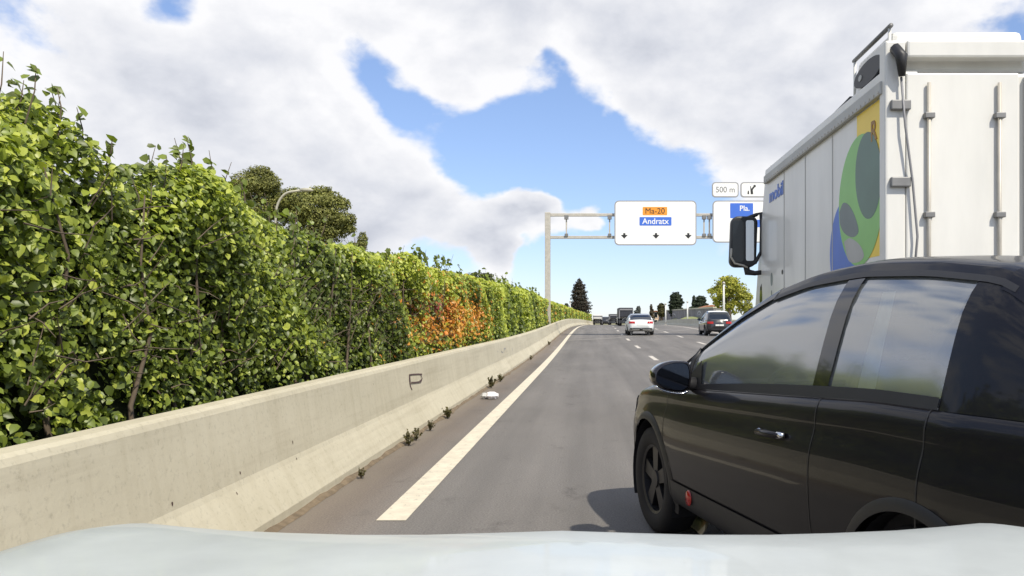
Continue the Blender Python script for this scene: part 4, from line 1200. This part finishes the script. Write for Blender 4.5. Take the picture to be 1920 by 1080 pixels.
# --- the dark car cutting in from the right
crossover = CarShape(
    half=[(-2.08, .58), (-2.02, .74), (-1.85, .82), (-1.4, .868), (-.5, .885), (.9, .885), (1.4, .870), (1.75, .82), (1.95, .74), (2.05, .62), (2.10, .46)],
    belt=[(-2.08, 1.02), (-1.9, 1.08), (-1.0, 1.07), (-.3, 1.03), (.5, .985), (.95, .965), (1.3, .94), (1.7, .88), (1.95, .78), (2.06, .66), (2.10, .56)],
    deck=[(-2.08, 1.04), (-1.9, 1.10), (0, 1.08), (.8, 1.06), (1.1, 1.035), (1.5, .99), (1.8, .915), (1.98, .81), (2.07, .68), (2.10, .57)],
    roof=[(-2.02, 1.05), (-1.95, 1.12), (-1.62, 1.42), (-1.45, 1.535), (-1.1, 1.585), (-.7, 1.61), (-.3, 1.585), (0, 1.525), (.3, 1.415), (.6, 1.275), (.9, 1.11), (1.10, .99), (1.15, .96)],
    wheel_x=(1.30, -1.28), wheel_r=0.335, tumble=0.175)
psi = R(15)
_f = Vector((-math.sin(psi), math.cos(psi), 0)); _l = Vector((-math.cos(psi), -math.sin(psi), 0))
near_car = empty('dark_car', Vector((0.565, 4.62, 0)) - _f * 0.80 - _l * 0.80, R(90) + psi)
tag(near_car, 'dark glossy crossover car cutting in close from the right, front wheel and mirror visible', 'car')
build_car(near_car, crossover, M['black_paint'], pillars=(-0.64, -1.34), handles=(-0.36,), rim=M['darkrim'])
wing_mirror(near_car, crossover, 1, M['gloss'], 0.62)
wing_mirror(near_car, crossover, -1, M['gloss'], 0.62)
seats(near_car, rows=((-0.30, 1.0), (-1.05, 0.96)), wx=0.30)
M['pale_streak'] = pmat('pale_streak_paint', (0.78, 0.82, 0.78), 0.8, var=0.1, scale=20)
MB().grid([[(-0.74, 0.585, 1.46), (-0.82, 0.585, 1.46)], [(-0.74, 0.66, 1.22), (-0.84, 0.66, 1.22)], [(-0.74, 0.73, 0.98), (-0.86, 0.73, 0.98)]]).build('streak_strap', M['pale_streak'], near_car)  # pale strip added to stand in for the bright streak in the rear window
patch_rear(crossover, near_car, M['red'], 'tail_lamp', 0.44, 0.76, 0.86, 1.00, -1)
patch_rear(crossover, near_car, M['lamp'], 'headlight', 0.42, 0.76, 0.70, 0.82, 1)
patch_rear(crossover, near_car, M['plate'], 'number_plate', 0.0, 0.26, 0.62, 0.73, -1)
q = crossover.side(0.60, 0.10, 0.016)
MB().revolve([(0.0, 0.012), (0.030, 0.008), (0.034, 0.0)], 14, lambda a, b, c: (q[0] + a * 1.1, q[1] + c, q[2] + 0.02 + b * 1.3)).build('red_sill_disc', M['red'], near_car, smooth=True)  # small red disc low on the left flank

MB().box((0.18, 0.0, 1.40), (0.04, 0.22, 0.07)).build('rear_view_mirror', M['blackplastic'], near_car, bevel=0.015)

# --- the white car that carries the camera: its bonnet fills the bottom of the view
own_shape = CarShape(
    half=[(-2.10, .60), (-2.04, .76), (-1.85, .84), (-1.4, .89), (-.5, .905), (.9, .905), (1.4, .925), (1.75, .915), (1.95, .87), (2.06, .76), (2.12, .55)],
    belt=[(-2.1, 1.00), (-1.9, 1.05), (-1.0, 1.05), (0, 1.02), (.8, 1.02), (1.3, 1.015), (1.7, .995), (1.9, .955), (2.04, .83), (2.12, .62)],
    deck=[(-2.1, 1.02), (-1.9, 1.07), (0, 1.04), (.8, 1.04), (1.2, 1.03), (1.6, .995), (1.86, .945), (2.02, .83), (2.12, .64)],
    roof=[(-2.02, 1.03), (-1.95, 1.10), (-1.62, 1.36), (-1.45, 1.44), (-1.0, 1.485), (-.4, 1.50), (-.05, 1.49), (.1, 1.45), (.3, 1.33), (.6, 1.15), (.85, 1.02), (.92, .98)],
    wheel_x=(1.32, -1.30), wheel_r=0.335, tumble=0.17)
own = empty('white_car', (-0.05, -0.33, 0.0), R(90))
tag(own, 'white car at the bottom edge, only its pale bonnet in view', 'car')
build_car(own, own_shape, M['bonnet_paint'])
seats(own, wheel=False)
wing_mirror(own, own_shape, 1, M['bonnet_paint'], 0.45)
wing_mirror(own, own_shape, -1, M['bonnet_paint'], 0.45)
patch_rear(own_shape, own, M['lamp'], 'headlight', 0.42, 0.76, 0.72, 0.84, 1)
patch_rear(own_shape, own, M['red'], 'tail_lamp', 0.44, 0.76, 0.84, 0.98, -1)

# --- white saloon ahead
sal = CarShape(
    half=[(-2.32, .62), (-2.24, .76), (-2.05, .84), (-1.5, .90), (-.5, .915), (.9, .915), (1.5, .89), (1.95, .83), (2.2, .72), (2.30, .5)],
    belt=[(-2.32, .86), (-2.2, .95), (-1.6, .98), (-.8, .97), (.5, .94), (1.1, .90), (1.7, .82), (2.1, .73), (2.30, .55)],
    deck=[(-2.32, .90), (-2.2, 1.0), (-1.6, 1.02), (0, 1.0), (1.0, .97), (1.5, .90), (2.0, .78), (2.22, .66), (2.30, .55)],
    roof=[(-1.95, 1.01), (-1.85, 1.04), (-1.5, 1.18), (-1.1, 1.33), (-.7, 1.405), (-.2, 1.42), (.2, 1.39), (.5, 1.28), (.9, 1.08), (1.2, .95)],
    wheel_x=(1.40, -1.40), wheel_r=0.335, tumble=0.20)
def far_car(name, S, px, Yc, paint, label, roofpaint=None, plate_z=(0.62, 0.72), lamp_z=(0.76, 0.90), lamp_y=(0.40, 0.78)):
    X = (px - CX) * (Yc - 2.2) / F
    t = empty(name, (X, Yc, float(zr(Yc))), R(90)); tag(t, label, 'car', 'cars ahead on the road')
    build_car(t, S, paint, full=False, roofpaint=roofpaint, glass=M['darkglass'], cladding=False, pillars=(-0.30, -1.15))
    for sd in (1, -1): wing_mirror(t, S, sd, paint, 0.55)
    patch_rear(S, t, M['red'], 'tail_lamp', lamp_y[0], lamp_y[1], lamp_z[0], lamp_z[1], -1)
    patch_rear(S, t, M['plate'], 'number_plate', 0.0, 0.26, plate_z[0], plate_z[1], -1)
    patch_rear(S, t, M['blackplastic'], 'rear_bumper', 0.0, 0.72, 0.30, 0.46, -1, out=0.02)
    return t
far_car('white_saloon', sal, 1202, 54.5, M['white_paint'], 'white saloon car driving ahead, left of the black hatchback')
M['dark_silver'] = pmat('dark_grey_paint', (0.022, 0.022, 0.025), 0.3, coat=0.9)
far_car('black_hatchback', crossover, 1350, 53.5, M['dark_silver'], 'black hatchback ahead in the right lane, sky reflection painted pale on its roof', roofpaint=M['white_paint'])  # black car; roof coloured white for the light it reflects

# ------------------------------------------------------------------ the white lorry on the right
LX, LY, LW = 2.73, 7.36, 2.45
lor = empty('white_lorry', (LX, LY, 0.0)); tag(lor, 'tall white box lorry with yellow, green and blue disc graphics and black mirror', 'lorry')
LEN = 5.0
HT = 3.62
def side_poly(x0, x1, poly, name, mat, parent=lor, **kw):
    return MB().prism(poly, lambda u, v, d: (d, u, v), x0, x1).build(name, mat, parent, **kw)
body = [(0.0, 0.62), (LEN + 0.3, 0.62), (LEN + 0.75, 0.9), (LEN + 0.85, 1.5), (LEN + 0.55, 2.4), (LEN + 0.12, HT - 0.12), (LEN, HT), (0.0, HT)]
side_poly(0.0, LW, body, 'body', M['lorry'], bevel=0.035)
side_poly(-0.05, -0.002, [(0.02, HT - 0.19), (LEN - 0.05, HT - 0.19), (LEN - 0.05, HT - 0.07), (0.02, HT - 0.07)], 'roofline_band', M['lorrygrey'], bevel=0.01)  # grey band along the flank just below the roof edge
side_poly(-0.02, 0.3, [(0.0, HT - 0.06), (LEN, HT - 0.06), (LEN - 0.05, HT + 0.03), (0.02, HT + 0.03)], 'roof_edge', M['lorry'], bevel=0.012)
side_poly(-0.03, 0.16, [(-0.06, 0.55), (0.10, 0.55), (0.10, 3.90), (-0.06, 3.90)], 'corner_post', M['lorry'], bevel=0.02)
side_poly(LW - 0.16, LW + 0.03, [(-0.06, 0.55), (0.10, 0.55), (0.10, 3.90), (-0.06, 3.90)], 'corner_post', M['lorry'], bevel=0.02)
MB().box((LW / 2, -0.0, 3.82), (LW - 0.34, 0.14, 0.16)).build('rear_header', M['lorry'], lor, bevel=0.02)
for sx in (0.26 * 1, 1):
    pass
for i, x in enumerate((LW * 0.275, LW * 0.725)):
    d = MB().box((x, -0.04, 2.15), (LW * 0.42, 0.06, 2.9)).build('rear_door', M['lorry'], lor, bevel=0.015)
    for dx in (-0.32, 0.32):
        MB().tube([(x + dx, -0.10, 0.8), (x + dx, -0.10, 3.5)], 0.018, 8).build('lock_rod', M['galv'], d, smooth=True)
    for z in (1.0, 1.8, 2.6, 3.3):
        MB().box((0.10 if i == 0 else LW - 0.10, -0.085, z), (0.18, 0.05, 0.09)).build('hinge', M['galvdark'], d, bevel=0.01)
MB().tube([(0.05, -0.08, 3.82), (0.08, -0.16, 3.72), (0.10, -0.12, 3.55)], [0.05, 0.055, 0.03], 8).build('rear_camera', M['blackplastic'], lor, smooth=True)
MB().tube([(0.10, -0.10, 3.55), (0.13, -0.12, 3.1), (0.20, -0.11, 2.6), (0.24, -0.12, 2.1), (0.2, -0.11, 1.6)], 0.011, 6).build('cable', M['inkgrey'], lor, smooth=True)
# rooftop unit with a dark oval grille
MB().box((0.72, 0.62, HT + 0.235), (1.30, 1.02, 0.41), taper=0.94).build('roof_unit', M['lorry'], lor, bevel=0.05)
un = MB().prism(circle(0.60, HT + 0.19, 0.40, 0.115, 28), lambda u, v, d: (d, u, v), 0.035, 0.09).build('unit_grille', M['teal'], lor)
un.data.materials[0] = M['blackplastic']
MB().prism(circle(0.80, HT + 0.19, 0.05, 0.03, 12), lambda u, v, d: (d, u, v), 0.028, 0.04).build('unit_badge', M['lorrygrey'], lor)
MB().tube([(0.085, 0.10, HT + 0.475), (0.085, 1.15, HT + 0.475)], 0.022, 8).build('unit_rail', M['galvdark'], lor, smooth=True)
for y in (0.14, 1.12):
    MB().tube([(0.085, y, HT), (0.085, y, HT + 0.47)], 0.016, 6).build('rail_post', M['lorry'], lor, smooth=True)
MB().tube([(0.05, 1.12, HT + 0.06), (0.05, 1.30, HT + 0.07), (0.05, 1.9, HT + 0.06)], [0.04, 0.025, 0.012], 6).build('roof_cable', M['blackplastic'], lor, smooth=True)
MB().tube([(0.08, LEN - 0.08, HT), (0.08, LEN - 0.08, HT + 0.09)], 0.03, 8).build('marker_stub', M['blackplastic'], lor, smooth=True)
# flank graphics, thin vinyl sheets on the side
def vin(poly, d, name, mat): return MB().prism(poly, lambda u, v, dd: (dd, u, v), -d, -d + 0.0008).build(name, mat, lor)
vin([(0.14, 1.95), (0.80, 1.95), (0.80, HT - 0.20), (0.14, HT - 0.20)], 0.0015, 'yellow_panel', M['yellow'])
vin(circle(1.15, 2.08, 0.56, 0.56, 48), 0.0030, 'blue_disc', M['blue'])
vin(circle(0.72, 2.55, 0.66, 0.66, 56), 0.0045, 'green_disc', M['green'])
vin([(0.47 + 0.36 * math.cos(t_) + 0.05 * math.sin(t_), 2.76 + 0.43 * math.sin(t_)) for t_ in np.linspace(0, 2 * math.pi, 41)[:-1]], 0.0060, 'teal_disc', M['teal'])
ln = [(1.36, 2.52), (1.22, 2.60), (1.02, 2.54), (0.84, 2.40), (0.74, 2.24), (0.92, 2.20), (1.18, 2.27), (1.33, 2.38)]
vin([tuple(p) for p in cspline(ln + [ln[0]], 33)[:-1]], 0.0060, 'slate_blot', M['slate'])
ln = [(1.20, 2.18), (1.00, 2.20), (0.70, 2.10), (0.58, 1.98), (0.76, 1.93), (1.05, 1.97)]
vin([tuple(p) for p in cspline(ln + [ln[0]], 33)[:-1]], 0.0060, 'pale_blot', M['lorrygrey'])
text_part('mobil', 0.27, M['blue'], lor, (-0.004, 4.32, 3.20), (R(90), 0, R(-90)), bold=0.006, xs=1.45)
text_part('R', 0.27, M['brown'], lor, (-0.004, 0.31, 3.15), (R(90), 0, R(-90)), bold=0.006)
for (y, z, ry, rz_, mt) in ((4.62, 1.95, 0.07, 0.10, 'slate'), (3.95, 2.02, 0.05, 0.035, 'blackplastic'), (4.62, 1.74, 0.035, 0.05, 'slate')):
    vin(circle(y, z, ry, rz_, 18), 0.0020, 'flank_mark', M[mt])
for y in (1.62, 2.75, 3.85):
    side_poly(-0.004, 0.0, [(y - 0.014, 0.7), (y + 0.014, 0.7), (y + 0.014, HT - 0.2), (y - 0.014, HT - 0.2)], 'panel_seam', M['lorrygrey'])
rv = MB()
for y in np.arange(0.06, LEN - 0.1, 0.12):
    rv.box((-0.053, y, HT - 0.165), (0.008, 0.016, 0.016))
tag(rv.build('rivets', M['galv'], lor), kind='stuff')
for x in (LW * 0.275 - 0.32, LW * 0.275 + 0.32, LW * 0.725 - 0.32, LW * 0.725 + 0.32):
    MB().box((x + 0.05, -0.135, 1.75), (0.22, 0.03, 0.035)).build('latch', M['galvdark'], lor, bevel=0.006)
    for z in (1.1, 2.3, 3.2): MB().box((x, -0.10, z), (0.09, 0.06, 0.05)).build('rod_guide', M['galvdark'], lor, bevel=0.006)
# cab: windscreen, side vent window, marker lamp, wheels
MB().prism([(LEN + 0.79, 1.72), (LEN + 0.60, 2.38), (LEN + 0.24, 3.22), (LEN + 0.30, 3.24), (LEN + 0.66, 2.40), (LEN + 0.86, 1.72)], lambda u, v, d: (d, u, v), 0.18, LW - 0.18).build('windscreen', M['darkglass'], lor)
vin([(LEN + 0.28, 1.52), (LEN + 0.42, 1.52), (LEN + 0.46, 1.66), (LEN + 0.42, 1.86), (LEN + 0.32, 1.92), (LEN + 0.27, 1.75)], 0.003, 'cab_window', M['darkglass'])
MB().box((-0.012, LEN - 0.62, 1.60), (0.03, 0.20, 0.08)).build('marker_lamp', M['amber'], lor, bevel=0.008)
for y in (1.15, LEN - 0.35):
    for sd, x in ((-1, 0.02), (1, LW - 0.02)):
        w_e = empty('wheel', (x - sd * 0.0 + (0.16 if sd < 0 else -0.16), y, 0.44)); w_e.parent = lor
        MB().revolve([(0.26, -.13), (0.40, -.15), (0.44, -.10), (0.44, .10), (0.40, .15), (0.26, .13)], 32, lambda a, b, c: (c, a, b)).build('tyre', M['tyre'], w_e, smooth=True)
        MB().revolve([(0.27, sd * .12), (0.22, sd * .06), (0.12, sd * .04), (0.10, sd * .12), (0.0, sd * .12)], 24, lambda a, b, c: (c, a, b)).build('rim', M['rim'], w_e)
MB().box((LW / 2, LEN / 2, 0.5), (LW * 0.6, LEN, 0.22)).build('chassis', M['blackplastic'], lor)
MB().box((LW / 2, -0.05, 0.55), (LW, 0.16, 0.22)).build('rear_bumper', M['blackplastic'], lor, bevel=0.02)
for x in (0.22, LW - 0.22): MB().box((x, -0.14, 0.72), (0.30, 0.05, 0.12)).build('tail_lamp', M['red'], lor, bevel=0.01)
# coach-style mirror hung ahead of the front corner
mr_ = empty('mirror', tuple(at(1397, 452, LY + LEN + 0.35) - Vector((LX, LY, 0)))); mr_.parent = lor
k = (LY + LEN + 0.35) / F
prh = rrect(50 * k, 96 * k, 0.11, 6, -2 * k, -1 * k)
MB().prism([(u + v * 0.04, v) for u, v in prh], lambda u, v, d: (u, d, v), 0.0, 0.16).build('housing', M['blackplastic'], mr_, bevel=0.03)
MB().prism(rrect(22 * k, 78 * k, 0.05, 5, -13 * k, 0 * k), lambda u, v, d: (u, d, v), -0.006, -0.002).build('wide_glass', M['darkglass'], mr_)
MB().prism(rrect(15 * k, 76 * k, 0.03, 5, 9 * k, 1 * k), lambda u, v, d: (u, d, v), -0.006, -0.002).build('mirror_glass', M['mirror'], mr_)
ring = [(-26, -14), (-27, -30), (-20, -42), (-4, -46), (4, -50)]
MB().tube([(u * k, -0.03, v * k) for u, v in ring], 0.016, 8).build('lower_bracket', M['galv'], mr_, smooth=True)
MB().tube([(6 * k, 0.06, 44 * k), (22 * k, 0.05, 50 * k), (30 * k, 0.02, 53 * k), (31 * k, 0, 30 * k), (30 * k, 0, -20 * k), (20 * k, 0.02, -40 * k), (4 * k, 0.05, -48 * k)], 0.030, 8).build('mirror_frame', M['blackplastic'], mr_, smooth=True)
MB().tube([(3 * k, 0.06, -44 * k), (6 * k, 0.06, -58 * k), (20 * k, 0.05, -60 * k), (36 * k, 0.0, -58 * k)], [0.05, 0.06, 0.04, 0.04], 8).build('mirror_arm', M['blackplastic'], mr_, smooth=True)
MB().tube([(30 * k, 0.0, 50 * k), (40 * k, 0.0, 48 * k)], 0.03, 8).build('mirror_arm', M['blackplastic'], mr_, smooth=True)

# ------------------------------------------------------------------ far lorries and vans ahead
def far_lorry(px0, px1, pyt, Y, label, mat, L=7.0, clear=0.55):
    a, b = at(px0, pyt, Y), at(px1, pyt, Y)
    z0 = float(zr(Y)); w = b.x - a.x; h = a.z - z0
    t = empty('distant_lorry', ((a.x + b.x) / 2, Y, z0)); tag(t, label, 'lorry', 'lorries far ahead')
    MB().box((0, L / 2, (h + clear + 0.4) / 2 + 0.1), (w, L, h - clear - 0.4)).build('box_body', mat, t, bevel=0.04)
    MB().box((0, -0.03, h - 0.12), (w * 0.99, 0.08, 0.16)).build('rear_header', M['inkgrey'], t)
    for x in (-w * 0.485, w * 0.485): MB().box((x, -0.03, h * 0.55), (0.10, 0.08, h * 0.8)).build('door_frame', M['inkgrey'], t)
    MB().box((0, -0.05, 0.75), (w, 0.14, 0.22)).build('rear_bumper', M['blackplastic'], t)
    for x in (-w * 0.38, w * 0.38):
        MB().box((x, -0.13, 0.76), (w * 0.16, 0.04, 0.14)).build('tail_lamp', M['red'], t)
        MB().box((x, -0.14, 0.60), (w * 0.2, 0.02, 0.5)).build('mud_flap', M['blackplastic'], t)
        for y in (1.0, L - 0.8):
            MB().revolve([(0.0, -.14), (0.42, -.14), (0.46, -.1), (0.46, .1), (0.42, .14), (0.0, .14)], 20, lambda p, q_, c: (x + c, y + p, 0.46 + q_)).build('wheel', M['tyre'], t, smooth=True)
    MB().box((0, L + 1.0, h * 0.48), (w * 0.96, 1.8, h * 0.7)).build('cab', M['lorry'], t, bevel=0.08)
    return t
far_lorry(1161, 1187, 578.5, 92, 'tall dark tarpaulin lorry just beyond the white saloon', M['curtain'])
far_lorry(1143, 1160, 590, 128, 'smaller dark lorry farther ahead, second in the line', M['curtain'])
far_lorry(1112, 1129.5, 591.5, 138, 'distant cream white lorry nearest the barrier end', M['lorry'])
vanS = crossover
X = (1136 - CX) * 150 / F
t = empty('distant_car', (X, 152, float(zr(152))), R(90)); tag(t, 'tiny grey car between the cream lorry and dark lorry', 'car', 'cars ahead on the road')
build_car(t, crossover, M['dark_silver'], full=False, glass=M['darkglass'], cladding=False)

# ------------------------------------------------------------------ weeds and litter along the barrier foot
def weed(px, py, hpx, label, brown=0.4):
    s_ = (py - CY) / H0
    Y = F / s_; X = min((px - CX) / s_, -1.93) 
    h = hpx / s_
    t = empty('weed', (X, Y, float(zr(Y)) + 0.004)); tag(t, label, 'weed', 'weeds along the barrier foot')
    n = 26
    st = MB()
    pos, nr, tp, sz = [], [], [], []
    for i in range(n):
        a = random.uniform(0, 6.28); lean = random.uniform(0.1, 0.75); L = h * random.uniform(0.45, 1.1)
        e = Vector((math.cos(a) * lean * L * (0.5 if math.cos(a) < 0 else 1), math.sin(a) * lean * L, L * (1 - 0.3 * lean)))
        if i < 12: st.tube([(0, 0, -0.005), tuple(e * 0.5 + Vector((0, 0, 0.01))), tuple(e)], [0.003, 0.0025, 0.001], 4)
        for k_ in range(4):
            q_ = e * random.uniform(0.25, 1.0)
            pos.append(tuple(q_)); nr.append((random.gauss(0, .6), random.gauss(-.3, .6), random.uniform(.2, 1))); tp.append((e.x + random.gauss(0, .3), e.y + random.gauss(0, .3), e.z)); sz.append(random.uniform(0.12, 0.30) * h)
    st.build('stems', M['bark'], t)
    pos, nr, tp, sz = map(np.array, (pos, nr, tp, sz))
    col = (np.array([0.05, 0.06, 0.02]) * (1 - brown) + np.array([0.13, 0.09, 0.04]) * brown) * rng.uniform(0.6, 1.4, (len(pos), 1))
    link('leaves', leaves_mesh('leaves', pos, nr, tp, sz, col), M['leaf'], t)
weed(677, 898, 22, 'small weed at the barrier foot, nearest the white bonnet')
weed(770, 836, 30, 'straggly weed at the barrier foot, second from the bonnet')
weed(793, 826, 24, 'thin weed beside the second straggly weed')
weed(816, 808, 20, 'low dark weed at the barrier foot, below the spray mark')
weed(852, 785, 26, 'bushy weed just before the white litter')
weed(935, 728, 24, 'upright weed just beyond the white litter')
weed(955, 716, 16, 'small round weed, second beyond the white litter')
weed(1012, 676, 10, 'far weed where the soil drift thins', 0.6)
weed(1050, 652, 9, 'farthest weed along the barrier foot', 0.6)
s_ = (748 - CY) / H0
Yl = F / s_
t = empty('litter_bag', ((919 - CX) / s_, Yl, float(zr(Yl)) + 0.004)); tag(t, 'crumpled white plastic bag lying at the barrier foot', 'litter')
def crumple(c, r, n1, n2, mat, name, sd):
    rr_ = random.Random(sd)
    rows = []
    for i in range(n1 + 1):
        th = math.pi * i / n1
        row = []
        for j in range(n2):
            ph = 2 * math.pi * j / n2
            k_ = 1 + rr_.uniform(-0.22, 0.22) * math.sin(th)
            row.append((c[0] + r[0] * k_ * math.sin(th) * math.cos(ph), c[1] + r[1] * k_ * math.sin(th) * math.sin(ph), max(0.0, c[2] + r[2] * k_ * math.cos(th))))
        row.append(row[0]); rows.append(row)
    MB().grid(rows).build(name, mat, t)
crumple((0.03, 0, 0.055), (0.11, 0.12, 0.065), 8, 12, M['litterwhite'], 'bag', 3)
crumple((-0.10, -0.01, 0.05), (0.06, 0.07, 0.055), 6, 10, M['lorrygrey'], 'can', 5)
